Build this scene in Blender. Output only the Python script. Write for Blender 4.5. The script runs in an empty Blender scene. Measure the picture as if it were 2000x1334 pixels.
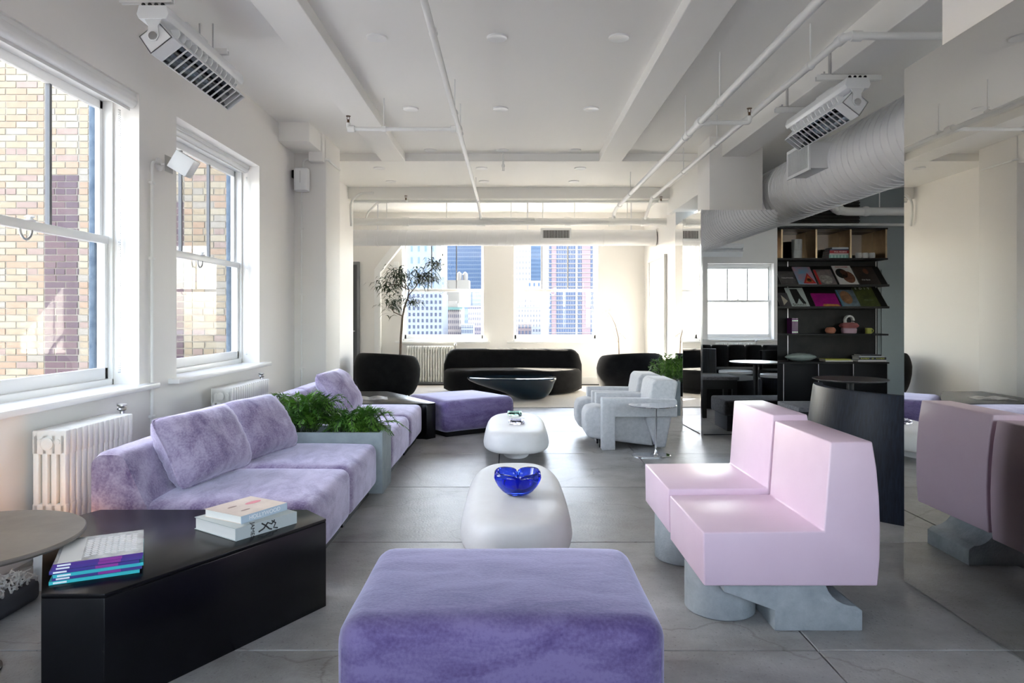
import bpy, bmesh, math, random
from mathutils import Vector, Matrix, noise

# ---------------------------------------------------------------- camera, world, sun, exposure
SC = bpy.context.scene
COL = SC.collection
F, H, CX, CY = 1350.0, 1.32, 996.0, 620.0        # focal length in px, eye height, vanishing point
cam_d = bpy.data.cameras.new('camera'); cam = bpy.data.objects.new('camera', cam_d); COL.objects.link(cam)
cam.location = (0, 0, H); cam.rotation_euler = (math.pi/2, 0, 0)
cam_d.sensor_width = 36; cam_d.lens = F/2000*36; cam_d.shift_x = 0.002; cam_d.shift_y = -0.0235
cam_d.clip_end = 5000; cam_d.clip_start = .02
SC.camera = cam
SC.view_settings.view_transform = 'Standard'; SC.view_settings.look = 'None'
SC.view_settings.exposure = 2.45; SC.view_settings.gamma = 1.0; SC.view_settings.use_curve_mapping = False
SC.cycles.max_bounces = 12; SC.cycles.diffuse_bounces = 7; SC.cycles.glossy_bounces = 6
SC.cycles.transmission_bounces = 8; SC.cycles.transparent_max_bounces = 12
SC.cycles.caustics_reflective = False; SC.cycles.caustics_refractive = False
SC.cycles.sample_clamp_indirect = 6.0; SC.cycles.use_denoising = True

SUN_DIR = Vector((1.1, -1.0, -.82)).normalized()
world = bpy.data.worlds.new('sky'); SC.world = world; world.use_nodes = True
wn = world.node_tree.nodes; wl = world.node_tree.links; wn.clear()
wo = wn.new('ShaderNodeOutputWorld'); bg = wn.new('ShaderNodeBackground'); sky = wn.new('ShaderNodeTexSky')
hs = wn.new('ShaderNodeHueSaturation')
sky.sky_type = 'NISHITA'; sky.sun_disc = False
sky.sun_elevation = math.asin(-SUN_DIR.z); sky.sun_rotation = math.atan2(-SUN_DIR.x, -SUN_DIR.y)
sky.air_density = 1.0; sky.dust_density = 1.5; sky.ozone_density = 1.0
hs.inputs['Saturation'].default_value = .62
wl.new(sky.outputs[0], hs.inputs['Color']); wl.new(hs.outputs[0], bg.inputs[0]); wl.new(bg.outputs[0], wo.inputs[0])
bg.inputs[1].default_value = 0.55
sun_d = bpy.data.lights.new('sun', 'SUN'); sun = bpy.data.objects.new('sun', sun_d); COL.objects.link(sun)
sun.rotation_euler = SUN_DIR.to_track_quat('-Z', 'Y').to_euler(); sun.location = (-30, 40, 30)
sun_d.energy = 14.0; sun_d.angle = math.radians(.6); sun_d.color = (1, .93, .8)

# ---------------------------------------------------------------- materials
MATS = {}
def M(name, col=(.8,.8,.8), rough=.5, metal=0.0, var=None, col2=None, vscale=4, bump=None, sheen=0, tint=None,
      coat=0, spec=.5, ior=None, emit=None, stretch=None, world=False, vlo=.35, vhi=.65, sheen_rough=.4):
    if name in MATS: return MATS[name]
    m = bpy.data.materials.new(name); m.use_nodes = True
    nt = m.node_tree; b = nt.nodes['Principled BSDF']
    b.inputs['Base Color'].default_value = (*col, 1); b.inputs['Roughness'].default_value = rough
    b.inputs['Metallic'].default_value = metal; b.inputs['Specular IOR Level'].default_value = spec
    if ior: b.inputs['IOR'].default_value = ior
    if sheen:
        b.inputs['Sheen Weight'].default_value = sheen; b.inputs['Sheen Roughness'].default_value = sheen_rough
        b.inputs['Sheen Tint'].default_value = (*(tint or (1,1,1)), 1)
    if coat: b.inputs['Coat Weight'].default_value = coat; b.inputs['Coat Roughness'].default_value = .05
    if emit:
        b.inputs['Emission Color'].default_value = (*emit[0], 1); b.inputs['Emission Strength'].default_value = emit[1]
    src = None
    if col2 or bump:
        if world:
            g = nt.nodes.new('ShaderNodeNewGeometry'); src = g.outputs['Position']
        else:
            g = nt.nodes.new('ShaderNodeTexCoord'); src = g.outputs['Object']
        if stretch:
            mp = nt.nodes.new('ShaderNodeMapping'); mp.inputs['Scale'].default_value = stretch
            nt.links.new(src, mp.inputs[0]); src = mp.outputs[0]
    if col2:
        n = nt.nodes.new('ShaderNodeTexNoise'); n.inputs['Scale'].default_value = vscale; n.inputs['Detail'].default_value = 6
        n.inputs['Roughness'].default_value = .62
        nt.links.new(src, n.inputs['Vector'])
        r = nt.nodes.new('ShaderNodeValToRGB')
        r.color_ramp.elements[0].position = vlo; r.color_ramp.elements[1].position = vhi
        r.color_ramp.elements[0].color = (*col, 1); r.color_ramp.elements[1].color = (*col2, 1)
        nt.links.new(n.outputs['Fac'], r.inputs[0]); nt.links.new(r.outputs[0], b.inputs['Base Color'])
    if bump:
        n2 = nt.nodes.new('ShaderNodeTexNoise'); n2.inputs['Scale'].default_value = bump[0]; n2.inputs['Detail'].default_value = 4
        nt.links.new(src, n2.inputs['Vector'])
        bp = nt.nodes.new('ShaderNodeBump'); bp.inputs['Strength'].default_value = bump[1]
        bp.inputs['Distance'].default_value = bump[2] if len(bump) > 2 else .01
        nt.links.new(n2.outputs['Fac'], bp.inputs['Height']); nt.links.new(bp.outputs[0], b.inputs['Normal'])
    MATS[name] = m
    return m

def glass_pane(name, tint=(1,1,1), refl=1.0):
    m = bpy.data.materials.new(name); m.use_nodes = True; nt = m.node_tree; nt.nodes.clear()
    o = nt.nodes.new('ShaderNodeOutputMaterial'); mx = nt.nodes.new('ShaderNodeMixShader')
    t = nt.nodes.new('ShaderNodeBsdfTransparent'); g = nt.nodes.new('ShaderNodeBsdfGlossy')
    t.inputs[0].default_value = (*tint, 1); g.inputs['Roughness'].default_value = .01
    ge = nt.nodes.new('ShaderNodeNewGeometry'); dt = nt.nodes.new('ShaderNodeVectorMath'); dt.operation = 'DOT_PRODUCT'
    nt.links.new(ge.outputs['Normal'], dt.inputs[0]); nt.links.new(ge.outputs['Incoming'], dt.inputs[1])
    def mth(op, a, b=None):
        n = nt.nodes.new('ShaderNodeMath'); n.operation = op
        if isinstance(a, (int, float)): n.inputs[0].default_value = a
        else: nt.links.new(a, n.inputs[0])
        if b is not None:
            if isinstance(b, (int, float)): n.inputs[1].default_value = b
            else: nt.links.new(b, n.inputs[1])
        return n.outputs[0]
    fs = mth('ADD', mth('MULTIPLY', mth('POWER', mth('SUBTRACT', 1.0, mth('ABSOLUTE', dt.outputs['Value'])), 5.0), .96), .035)
    g.inputs[0].default_value = (refl, refl, refl, 1)
    nt.links.new(fs, mx.inputs[0]); nt.links.new(t.outputs[0], mx.inputs[1]); nt.links.new(g.outputs[0], mx.inputs[2])
    nt.links.new(mx.outputs[0], o.inputs[0]); MATS[name] = m
    return m

def solid_glass(name, col, rough=.03, dens=None):
    m = bpy.data.materials.new(name); m.use_nodes = True; b = m.node_tree.nodes['Principled BSDF']
    b.inputs['Base Color'].default_value = (*col, 1); b.inputs['Roughness'].default_value = rough
    b.inputs['Transmission Weight'].default_value = 1.0; b.inputs['IOR'].default_value = 1.45
    MATS[name] = m
    return m

def floor_mat():
    m = bpy.data.materials.new('polished_concrete'); m.use_nodes = True; nt = m.node_tree; b = nt.nodes['Principled BSDF']
    N = nt.nodes.new; L = nt.links.new
    g = N('ShaderNodeNewGeometry'); oi = N('ShaderNodeObjectInfo')
    mp = N('ShaderNodeMapping'); mp.inputs['Scale'].default_value = (.9, 1.1, 1); L(g.outputs['Position'], mp.inputs[0])
    n1 = N('ShaderNodeTexNoise'); n1.inputs['Scale'].default_value = 1.6; n1.inputs['Detail'].default_value = 9; n1.inputs['Roughness'].default_value = .68
    L(mp.outputs[0], n1.inputs['Vector'])
    r1 = N('ShaderNodeValToRGB'); e = r1.color_ramp.elements
    e[0].position = .30; e[0].color = (.18, .168, .15, 1); e[1].position = .66; e[1].color = (.42, .415, .40, 1)
    L(n1.outputs['Fac'], r1.inputs[0])
    hsv = N('ShaderNodeHueSaturation'); mr = N('ShaderNodeMapRange'); mr.inputs['To Min'].default_value = .82; mr.inputs['To Max'].default_value = 1.15
    L(oi.outputs['Random'], mr.inputs[0]); L(mr.outputs[0], hsv.inputs['Value']); L(r1.outputs[0], hsv.inputs['Color'])
    # fine pits
    n2 = N('ShaderNodeTexNoise'); n2.inputs['Scale'].default_value = 70; n2.inputs['Detail'].default_value = 2; L(g.outputs['Position'], n2.inputs['Vector'])
    r2 = N('ShaderNodeValToRGB'); r2.color_ramp.elements[0].position = .27; r2.color_ramp.elements[1].position = .36
    r2.color_ramp.elements[0].color = (.45, .43, .4, 1); L(n2.outputs['Fac'], r2.inputs[0])
    # hairline cracks
    n3 = N('ShaderNodeTexNoise'); n3.inputs['Scale'].default_value = 2.2; n3.inputs['Detail'].default_value = 5; L(g.outputs['Position'], n3.inputs['Vector'])
    vm = N('ShaderNodeVectorMath'); vm.operation = 'MULTIPLY_ADD'; vm.inputs[1].default_value = (.6, .6, .6)
    L(n3.outputs['Color'], vm.inputs[0]); L(g.outputs['Position'], vm.inputs[2])
    vo = N('ShaderNodeTexVoronoi'); vo.feature = 'DISTANCE_TO_EDGE'; vo.inputs['Scale'].default_value = .55; L(vm.outputs[0], vo.inputs['Vector'])
    r3 = N('ShaderNodeValToRGB'); r3.color_ramp.elements[0].position = .0; r3.color_ramp.elements[1].position = .006
    r3.color_ramp.elements[0].color = (.55, .52, .48, 1); L(vo.outputs['Distance'], r3.inputs[0])
    m1 = N('ShaderNodeMixRGB'); m1.blend_type = 'MULTIPLY'; m1.inputs[0].default_value = .8; L(hsv.outputs[0], m1.inputs[1]); L(r2.outputs[0], m1.inputs[2])
    m2 = N('ShaderNodeMixRGB'); m2.blend_type = 'MULTIPLY'; m2.inputs[0].default_value = .7; L(m1.outputs[0], m2.inputs[1]); L(r3.outputs[0], m2.inputs[2])
    L(m2.outputs[0], b.inputs['Base Color'])
    rr = N('ShaderNodeMapRange'); rr.inputs['To Min'].default_value = .26; rr.inputs['To Max'].default_value = .5
    L(n1.outputs['Fac'], rr.inputs[0]); L(rr.outputs[0], b.inputs['Roughness'])
    bp = N('ShaderNodeBump'); bp.inputs['Strength'].default_value = .18; bp.inputs['Distance'].default_value = .01
    L(n2.outputs['Fac'], bp.inputs['Height']); L(bp.outputs[0], b.inputs['Normal'])
    return m

WHITE = M('white_wall_paint', (.83,.81,.78), .6, bump=(28,.06))
CEIL = M('white_ceiling_paint', (.88,.865,.83), .65, bump=(18,.05))
TRIMW = M('white_gloss_paint', (.85,.85,.84), .35)
PIPEW = M('white_pipe_paint', (.82,.82,.8), .4)
DUCTW = M('white_duct_paint', (.74,.74,.75), .45)
IRON = M('cream_radiator_paint', (.78,.77,.73), .42, bump=(60,.12))
CONC_FLOOR = floor_mat()
JOINT_AND_SHADE = M('dark_joint_and_shade', (.05,.05,.05), .9)  # dark floor joints; also used as painted shade behind grille blades
def velvet(name, lo, hi, tint, sheen, sc=6.0, st=(1.5,.8,1.2)):
    m = M(name, lo, .95, sheen=sheen, tint=tint, sheen_rough=.45, spec=.15); nt = m.node_tree; b = nt.nodes['Principled BSDF']; N = nt.nodes.new; L = nt.links.new
    tc = N('ShaderNodeTexCoord'); n1 = N('ShaderNodeTexNoise'); n1.inputs['Scale'].default_value = sc; n1.inputs['Detail'].default_value = 8; n1.inputs['Roughness'].default_value = .58; n1.inputs['Distortion'].default_value = .6
    mp = N('ShaderNodeMapping'); mp.inputs['Scale'].default_value = st; L(tc.outputs['Object'], mp.inputs[0]); L(mp.outputs[0], n1.inputs['Vector'])
    n2 = N('ShaderNodeTexNoise'); n2.inputs['Scale'].default_value = 95; n2.inputs['Detail'].default_value = 2; L(tc.outputs['Object'], n2.inputs['Vector'])
    ad = N('ShaderNodeMath'); ad.operation = 'MULTIPLY_ADD'; ad.inputs[1].default_value = .35; L(n2.outputs['Fac'], ad.inputs[0]); L(n1.outputs['Fac'], ad.inputs[2])
    r = N('ShaderNodeValToRGB'); e = r.color_ramp.elements; e[0].position = .48; e[1].position = .80; e[0].color = (*lo,1); e[1].color = (*hi,1)
    L(ad.outputs[0], r.inputs[0]); L(r.outputs[0], b.inputs['Base Color'])
    bp = N('ShaderNodeBump'); bp.inputs['Strength'].default_value = .35; bp.inputs['Distance'].default_value = .006
    L(ad.outputs[0], bp.inputs['Height']); L(bp.outputs[0], b.inputs['Normal'])
    return m
VELVET = velvet('lilac_velvet', (.14,.095,.19), (.40,.34,.46), (.86,.82,1), .9)
VELVET2 = velvet('lilac_velvet_long_nap', (.085,.058,.165), (.19,.15,.30), (.80,.78,1), 1.0, 7.0, (.55,1.3,1.6))
BLACKV = M('black_velvet', (.004,.004,.005), .9, sheen=.10, tint=(.7,.68,.62), col2=(.008,.008,.009), vscale=9, spec=.1)
BLACKT = M('black_satin_lacquer', (.002,.002,.003), .26, spec=.30, bump=(8,.01))
BLACKW = M('blue_black_stained_wood', (.004,.005,.009), .45, col2=(.010,.015,.026), vscale=6, stretch=(14,14,.6), spec=.14)
BLACKM = M('black_metal', (.005,.005,.006), .4, spec=.3)
PINK = M('pale_pink_resin', (.74,.55,.655), .36, col2=(.77,.585,.69), vscale=3, spec=.4, bump=(6,.02))
CONC = M('cast_concrete', (.30,.33,.34), .75, col2=(.42,.45,.46), vscale=9, bump=(90,.4,.006))
PLANTERM = M('grey_planter_cement', (.25,.29,.30), .7, col2=(.32,.36,.37), vscale=7, bump=(60,.2,.004))
STONEW = M('white_plaster_table', (.74,.72,.70), .5, col2=(.80,.79,.77), vscale=3, bump=(40,.12,.004))
GREYF = M('pale_grey_wool', (.42,.42,.43), .9, col2=(.50,.50,.505), vscale=30, sheen=.3, bump=(300,.3,.003))
GREYD = M('charcoal_wool', (.06,.06,.07), .9, col2=(.11,.11,.12), vscale=40, bump=(200,.4,.004))
CHROME = M('chrome', (.8,.8,.82), .08, 1)
STEEL = M('brushed_steel', (.55,.55,.55), .3, 1)
MIRROR = M('grey_mirror', (.66,.65,.62), .008, 1)
MIRRORC = M('clear_mirror', (.82,.83,.83), .006, 1)
MIRROR_EDGE = M('mirror_edge', (.55,.62,.62), .12, 1)
BRASS = M('aged_brass', (.52,.40,.26), .34, 1, col2=(.42,.32,.2), vscale=9)
BRONZEM = M('bronze_mirror', (.30,.26,.22), .06, 1)
SHELFD = M('blackened_steel', (.018,.018,.019), .42, .3, col2=(.032,.031,.03), vscale=3, spec=.15)
BROWN = M('bronze_table_top', (.17,.145,.125), .38, .3, col2=(.23,.20,.175), vscale=5)
RUG = M('pale_rug', (.60,.57,.52), .95, col2=(.68,.65,.6), vscale=50, bump=(260,.5,.005))
SOIL = M('dark_soil', (.03,.022,.016), 1)
BARK = M('brown_bark', (.10,.07,.05), .9, col2=(.16,.12,.09), vscale=40)
LEAF = M('dark_green_leaf', (.012,.03,.010), .5, col2=(.035,.065,.018), vscale=6)
FERN = M('fern_green', (.02,.085,.008), .55, col2=(.11,.27,.02), vscale=7)
DRYL = M('dry_cream_leaf', (.55,.5,.36), .7)
BLUEPAINT = M('weathered_blue_paint', (.03,.055,.09), .8, col2=(.09,.125,.165), vscale=14, bump=(40,.4))
MUNTIN = M('weathered_backlit_muntin', (.13,.13,.135), .6)  # weathered grey; on the far windows the tone holds their backlit shade
GLASS = glass_pane('window_glass', refl=.4)
GLASSF = glass_pane('far_window_glass')
RESIN = M('petrol_blue_resin', (.001,.012,.026), .04, coat=.5, spec=.4)
BLUEG = solid_glass('cobalt_glass', (.03,.08,.85), .04)
GREENG = solid_glass('green_glass', (.5,.85,.72), .05)
CLEARG = solid_glass('pale_violet_glass', (.78,.78,.95), .05)
LENS = M('frosted_lens', (.9,.88,.82), .5, emit=((1,.9,.75), .55))
TINT_BOX = M('white_enamel', (.78,.79,.80), .35)
PAPER = M('paper_pages', (.82,.81,.77), .8)
DOORM = M('dark_grey_door', (.06,.065,.07), .4)
ARTP = M('pale_grey_art_paper', (.62,.62,.60), .6, col2=(.68,.67,.65), vscale=2)
FRAMEW = M('white_art_frame', (.8,.8,.78), .4)
FLEECE = M('white_fleece', (.72,.70,.66), 1, bump=(60,1,.03))

# ---------------------------------------------------------------- geometry helpers
class MB:
    def __init__(s): s.v = []; s.f = []
    def add(s, vs, fs):
        o = len(s.v); s.v += [tuple(p) for p in vs]; s.f += [tuple(i+o for i in f) for f in fs]; return s
    def box(s, x0, x1, y0, y1, z0, z1):
        x0,x1 = sorted((x0,x1)); y0,y1 = sorted((y0,y1)); z0,z1 = sorted((z0,z1))
        return s.add([(x0,y0,z0),(x1,y0,z0),(x1,y1,z0),(x0,y1,z0),(x0,y0,z1),(x1,y0,z1),(x1,y1,z1),(x0,y1,z1)],
            [(0,3,2,1),(4,5,6,7),(0,1,5,4),(1,2,6,5),(2,3,7,6),(3,0,4,7)])
    def prism(s, poly, axis, a, b):
        n = len(poly)
        if axis == 'y': fn = lambda p,t: (p[0], t, p[1])
        elif axis == 'x': fn = lambda p,t: (t, p[0], p[1])
        else: fn = lambda p,t: (p[0], p[1], t)
        vs = [fn(p,a) for p in poly] + [fn(p,b) for p in poly]
        return s.add(vs, [tuple(range(n-1,-1,-1)), tuple(range(n,2*n))] + [(i,(i+1)%n,n+(i+1)%n,n+i) for i in range(n)])
    def loft(s, rings, cap=True, close=False):
        n = len(rings[0]); vs = [p for r in rings for p in r]; fs = []; m = len(rings)
        for k in range(m-1 if not close else m):
            a = k*n; b = ((k+1)%m)*n
            for i in range(n): fs.append((a+i, a+(i+1)%n, b+(i+1)%n, b+i))
        if cap and not close: fs += [tuple(range(n-1,-1,-1)), tuple(range((m-1)*n, m*n))]
        return s.add(vs, fs)
    def tube(s, path, r, seg=10, cap=True):
        P = [Vector(p) for p in path]; R = r if isinstance(r,(list,tuple)) else [r]*len(P)
        rings = []; up = None
        for i,p in enumerate(P):
            t = (P[min(i+1,len(P)-1)]-P[max(i-1,0)]).normalized()
            if up is None:
                up = Vector((0,0,1)) if abs(t.z) < .9 else Vector((1,0,0))
            x = t.cross(up).normalized(); up = x.cross(t).normalized()
            rings.append([p + R[i]*(math.cos(a)*x + math.sin(a)*up) for a in [2*math.pi*k/seg for k in range(seg)]])
        return s.loft(rings, cap)
    def lathe(s, prof, c=(0,0,0), seg=32, sx=1, sy=1):
        rings = [[(c[0]+sx*r*math.cos(2*math.pi*k/seg), c[1]+sy*r*math.sin(2*math.pi*k/seg), c[2]+z) for k in range(seg)] for r,z in prof]
        return s.loft(rings)
    def cyl(s, c, r, z0, z1, seg=24): return s.lathe([(r,z0),(r,z1)], (c[0],c[1],0), seg)
    def sphere(s, c, r, seg=12, sz=1):
        n = seg//2
        return s.lathe([(max(r*math.sin(math.pi*i/n), 1e-4), -r*sz*math.cos(math.pi*i/n)) for i in range(n+1)], c, seg)
    def build(s, name, mat, parent=None, smooth=None, bevel=0, bseg=2, world=True, sub=0):
        me = bpy.data.meshes.new(name); vs = s.v
        if parent is not None and world:
            q = root_loc(parent); vs = [(x-q[0], y-q[1], z-q[2]) for x,y,z in vs]
        me.from_pydata(vs, [], s.f); me.update()
        bm = bmesh.new(); bm.from_mesh(me); bmesh.ops.recalc_face_normals(bm, faces=bm.faces)
        if bevel: bmesh.ops.bevel(bm, geom=[e for e in bm.edges if len(e.link_faces)==2 and e.calc_face_angle(0) > .45], offset=bevel, segments=bseg, profile=.5, affect='EDGES', clamp_overlap=True)
        bm.to_mesh(me); bm.free()
        me.materials.append(mat)
        o = bpy.data.objects.new(name, me); COL.objects.link(o)
        if parent is not None: o.parent = parent
        if smooth or bevel:
            for p in me.polygons: p.use_smooth = True
            me.set_sharp_from_angle(angle=math.radians(smooth if smooth and smooth is not True else 40))
        if sub:
            md = o.modifiers.new('subdivision', 'SUBSURF'); md.levels = sub; md.render_levels = sub
        return o
def root_loc(o):
    l = Vector((0,0,0))
    while o is not None: l += o.location; o = o.parent
    return l
def tag(o, label=None, cat=None, group=None, kind=None):
    if label: o['label'] = label
    if cat: o['category'] = cat
    if group: o['group'] = group
    if kind: o['kind'] = kind
    return o
def thing(name, label, cat, loc=(0,0,0), rotz=0, group=None):
    o = bpy.data.objects.new(name, None); COL.objects.link(o); o.location = loc; o.rotation_euler = (0,0,rotz)
    o.empty_display_size = .1
    return tag(o, label, cat, group)
def struct_root(name, label, loc=(0,0,0), rotz=0):
    o = bpy.data.objects.new(name, None); COL.objects.link(o); o.location = loc; o.rotation_euler = (0,0,rotz)
    o['kind'] = 'structure'; o['label'] = label
    return o
def struct(name, mb, mat, label, **k):
    o = mb.build(name, mat, **k); o['kind'] = 'structure'; o['label'] = label; return o
def dup(root, loc, rotz=None, label=None, group=None, rot=None):
    r = root.copy(); COL.objects.link(r); r.location = loc
    if rotz is not None: r.rotation_euler = (0,0,rotz)
    if label: r['label'] = label
    if group: r['group'] = group
    for ch in list(root.children):
        c = ch.copy(); COL.objects.link(c); c.parent = r
        for g in list(ch.children):
            d = g.copy(); COL.objects.link(d); d.parent = c
    return r
def inst(o, loc=None, parent=None, rotz=0):
    c = o.copy(); COL.objects.link(c)
    if loc is not None: c.location = loc
    if parent is not None: c.parent = parent
    return c
def text(body, size, mat, parent, matrix, extrude=.0006, name='lettering'):
    d = bpy.data.curves.new(name, 'FONT'); d.body = body; d.size = size; d.extrude = extrude; d.align_x = 'CENTER'; d.align_y = 'CENTER'
    d.materials.append(mat); c = bpy.data.objects.new(name, d); COL.objects.link(c)
    me = bpy.data.meshes.new_from_object(c.evaluated_get(bpy.context.evaluated_depsgraph_get())); bpy.data.objects.remove(c)
    if not me.materials: me.materials.append(mat)
    o = bpy.data.objects.new(name, me); COL.objects.link(o); o.parent = parent; o.matrix_local = matrix; o['kind'] = 'stuff'
    return o
def basis(origin, x, y):
    x = Vector(x).normalized(); y = Vector(y).normalized(); z = x.cross(y).normalized(); y = z.cross(x)
    m = Matrix((x,y,z)).transposed().to_4x4(); m.translation = origin
    return m
def fl(px, py, z=0):
    Y = F*(H-z)/(py-CY); return ((px-CX)*Y/F, Y)
def arc(c, r, a0, a1, n): return [(c[0]+r*math.cos(a0+(a1-a0)*i/n), c[1]+r*math.sin(a0+(a1-a0)*i/n)) for i in range(n+1)]
def superell(a, b, n, seg=48, cx=0, cy=0):
    out = []
    for k in range(seg):
        t = 2*math.pi*k/seg; c, s_ = math.cos(t), math.sin(t)
        out.append((cx + a*math.copysign(abs(c)**(2/n), c), cy + b*math.copysign(abs(s_)**(2/n), s_)))
    return out
def soft_box(x0,x1,y0,y1,z0,z1, r, puff=0, n=14, puffside=0, wob=0, seed=0):
    """upholstered block: subdivided box with rounded edges and crowned faces"""
    mb = MB(); c = Vector(((x0+x1)/2,(y0+y1)/2,(z0+z1)/2)); hx = Vector(((x1-x0)/2,(y1-y0)/2,(z1-z0)/2))
    idx = {}; vs = []; fs = []
    def steps(h):
        t = [-h + r*(1-math.cos(math.pi/2*i/4)) for i in range(5)]
        inner = [-h+r + (2*h-2*r)*i/n for i in range(1, n)]
        return t + inner + [-v for v in reversed(t)]
    S = [steps(hx[i]) for i in range(3)]
    def vert(i,j,k):
        key = (i,j,k)
        if key in idx: return idx[key]
        p = Vector((S[0][i], S[1][j], S[2][k])); q = Vector([max(-hx[a]+r, min(hx[a]-r, p[a])) for a in range(3)])
        d = p-q
        if d.length > 1e-9:
            # map the cube-corner offset to a sphere of radius r
            d2 = d.normalized()*r if max(abs(d[a]) for a in range(3)) > 0 and d.length >= r*.999 else d
            p = q + d2
        u, v, w = p.x/hx.x, p.y/hx.y, p.z/hx.z
        cr = lambda a,b: max(0,(1-abs(a)**2.5))*max(0,(1-abs(b)**2.5))
        if w > 0: p.z += puff*cr(u,v)*w
        p.x += puffside*cr(v,w)*u; p.y += puffside*cr(u,w)*v
        if wob:
            nz = noise.noise_vector((p+c)*3+Vector((seed,seed,seed))); p += wob*nz
        idx[key] = len(vs); vs.append(p+c); return idx[key]
    N = [len(S[a])-1 for a in range(3)]
    for i in range(N[0]):
        for j in range(N[1]):
            fs.append((vert(i,j,0),vert(i,j+1,0),vert(i+1,j+1,0),vert(i+1,j,0)))
            fs.append((vert(i,j,N[2]),vert(i+1,j,N[2]),vert(i+1,j+1,N[2]),vert(i,j+1,N[2])))
    for i in range(N[0]):
        for k in range(N[2]):
            fs.append((vert(i,0,k),vert(i+1,0,k),vert(i+1,0,k+1),vert(i,0,k+1)))
            fs.append((vert(i,N[1],k),vert(i,N[1],k+1),vert(i+1,N[1],k+1),vert(i+1,N[1],k)))
    for j in range(N[1]):
        for k in range(N[2]):
            fs.append((vert(0,j,k),vert(0,j,k+1),vert(0,j+1,k+1),vert(0,j+1,k)))
            fs.append((vert(N[0],j,k),vert(N[0],j+1,k),vert(N[0],j+1,k+1),vert(N[0],j,k+1)))
    return mb.add(vs, fs)

# ---------------------------------------------------------------- room dimensions
XL, XR, YF, YB, XE = -2.62, 2.66, 13.7, -1.1, 7.2     # left wall, right stub wall, far wall, wall behind camera, far right wall
ZC, ZS, ZB = 3.53, 3.426, 3.40                        # coffer ceiling, soffit / beam underside, rear bay ceiling
SILL, HEAD, RAIL = .84, 2.90, 1.865

#%%FLOOR
fr = struct_root('floor', 'grey polished concrete floor of large slabs')
MB().box(-3.9, XE+.3, YB-.3, YF+.3, -.12, -.012).build('floor_bed', JOINT_AND_SHADE, fr)
S = H; gap = .007
xs = [-.1 + S*k for k in range(-3, 7)]; ys = [2.74 + S*k for k in range(-3, 9)]
proto = None
for i in range(len(xs)-1):
    for j in range(len(ys)-1):
        if proto is None:
            proto = MB().box(gap/2, S-gap/2, gap/2, S-gap/2, -.03, 0).build('slab', CONC_FLOOR, fr, bevel=.003, bseg=1)
            proto.location = (xs[i], ys[j], 0)
        else:
            inst(proto, (xs[i], ys[j], 0))

#%%WALLS
def wall_with_holes(axis, p0, p1, u0, u1, z0, z1, holes):
    """axis 'x': wall plane normal X, spans u along Y. holes = [(ua,ub,za,zb)] sorted"""
    mb = MB()
    def bx(a,b,c,d):
        if b-a < 1e-4 or d-c < 1e-4: return
        if axis == 'x': mb.box(p0,p1,a,b,c,d)
        else: mb.box(a,b,p0,p1,c,d)
    u = u0
    for a,b,c,d in holes:
        bx(u,a,z0,z1); bx(a,b,z0,c); bx(a,b,d,z1); u = b
    bx(u,u1,z0,z1)
    return mb
W1, W2 = (3.25,4.885), (5.43,7.23)
WB = [(-2.2,-.5),(.1,1.75),(3.05,4.35),(4.75,6.34)]       # windows behind the camera: last one mirrored, rest added unseen for fill light
WE = [(3.0,4.8)]                        # unseen side lounge window, added to bring in more light
W3, W4 = (-2.14,-.518), (.07,1.745)
struct('wall_left', wall_with_holes('x', XL-.30, XL, YB-.3, 11.55, 0, ZC, [(W1[0],W1[1],SILL,HEAD),(W2[0],W2[1],SILL,HEAD)]), WHITE, 'white plastered left wall with two sash windows')
struct('wall_far', wall_with_holes('y', YF, YF+.30, -3.95, 4.2, 0, ZC, [(W3[0],W3[1],SILL,HEAD),(W4[0],W4[1],SILL,HEAD)]), WHITE, 'cream lit far wall behind the black sofa')
struct('wall_alcove', MB().box(-3.9,-3.6,11.55,YF,0,ZC), WHITE, 'white side wall of the far alcove')
struct('wall_alcove_return', MB().box(-3.9,XL-.3,11.35,11.55,0,ZC), WHITE, 'white return wall at the alcove mouth')
struct('wall_right', MB().box(XR,XR+.3,11.1,YF,0,ZC), WHITE, 'white right wall with the framed picture')
struct('wall_bar', MB().box(XR+.3,XE+.3,10.62,10.9,0,ZC), M('cool_grey_wall',(.30,.34,.35),.6), 'cool grey wall behind the bookshelf')
struct('wall_behind', wall_with_holes('y', YB-.3, YB, XL-.3, XE+.3, 0, ZC, [(a,b,SILL-.05,2.62) for a,b in WB]), WHITE, 'white wall behind the camera seen in the mirror')
struct('wall_side', wall_with_holes('x', XE, XE+.3, YB, 10.9, 0, ZC, [(a,b,SILL,HEAD) for a,b in WE]), WHITE, 'white side wall of the lounge on the right')

# ceilings and beams
struct('ceiling', MB().box(XL-.3,XE+.3,YB-.3,11.2,ZC,ZC+.2), CEIL, 'white coffered ceiling')
struct('ceiling_rear', MB().box(-3.9,XR+.3,11.2,YF+.3,ZB,ZC+.2), CEIL, 'white ceiling of the rear bay')
def beam(n, x0,x1,y0,y1,z0,z1,label): return struct('trim_%d'%n, MB().box(x0,x1,y0,y1,z0,z1), CEIL, label, bevel=.004, bseg=1)
beam(1, -1.73,-1.413, YB, 9.32, ZS, ZC+.01, 'white ceiling beam on the left')
beam(2, 1.20,1.51, YB, 9.32, ZS, ZC+.01, 'white ceiling beam right of centre')
beam(3, XL-.01, 2.62, 9.32, 11.2, ZS, ZC+.01, 'flat white soffit across the room')
beam(4, -2.62, XR, 11.19, 11.42, 3.243, ZC+.01, 'white cross beam before the far bay')
beam(5, 2.586, 2.90, YB, 8.6, 3.28, ZC+.01, 'deep white beam carrying the right heater')
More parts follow.
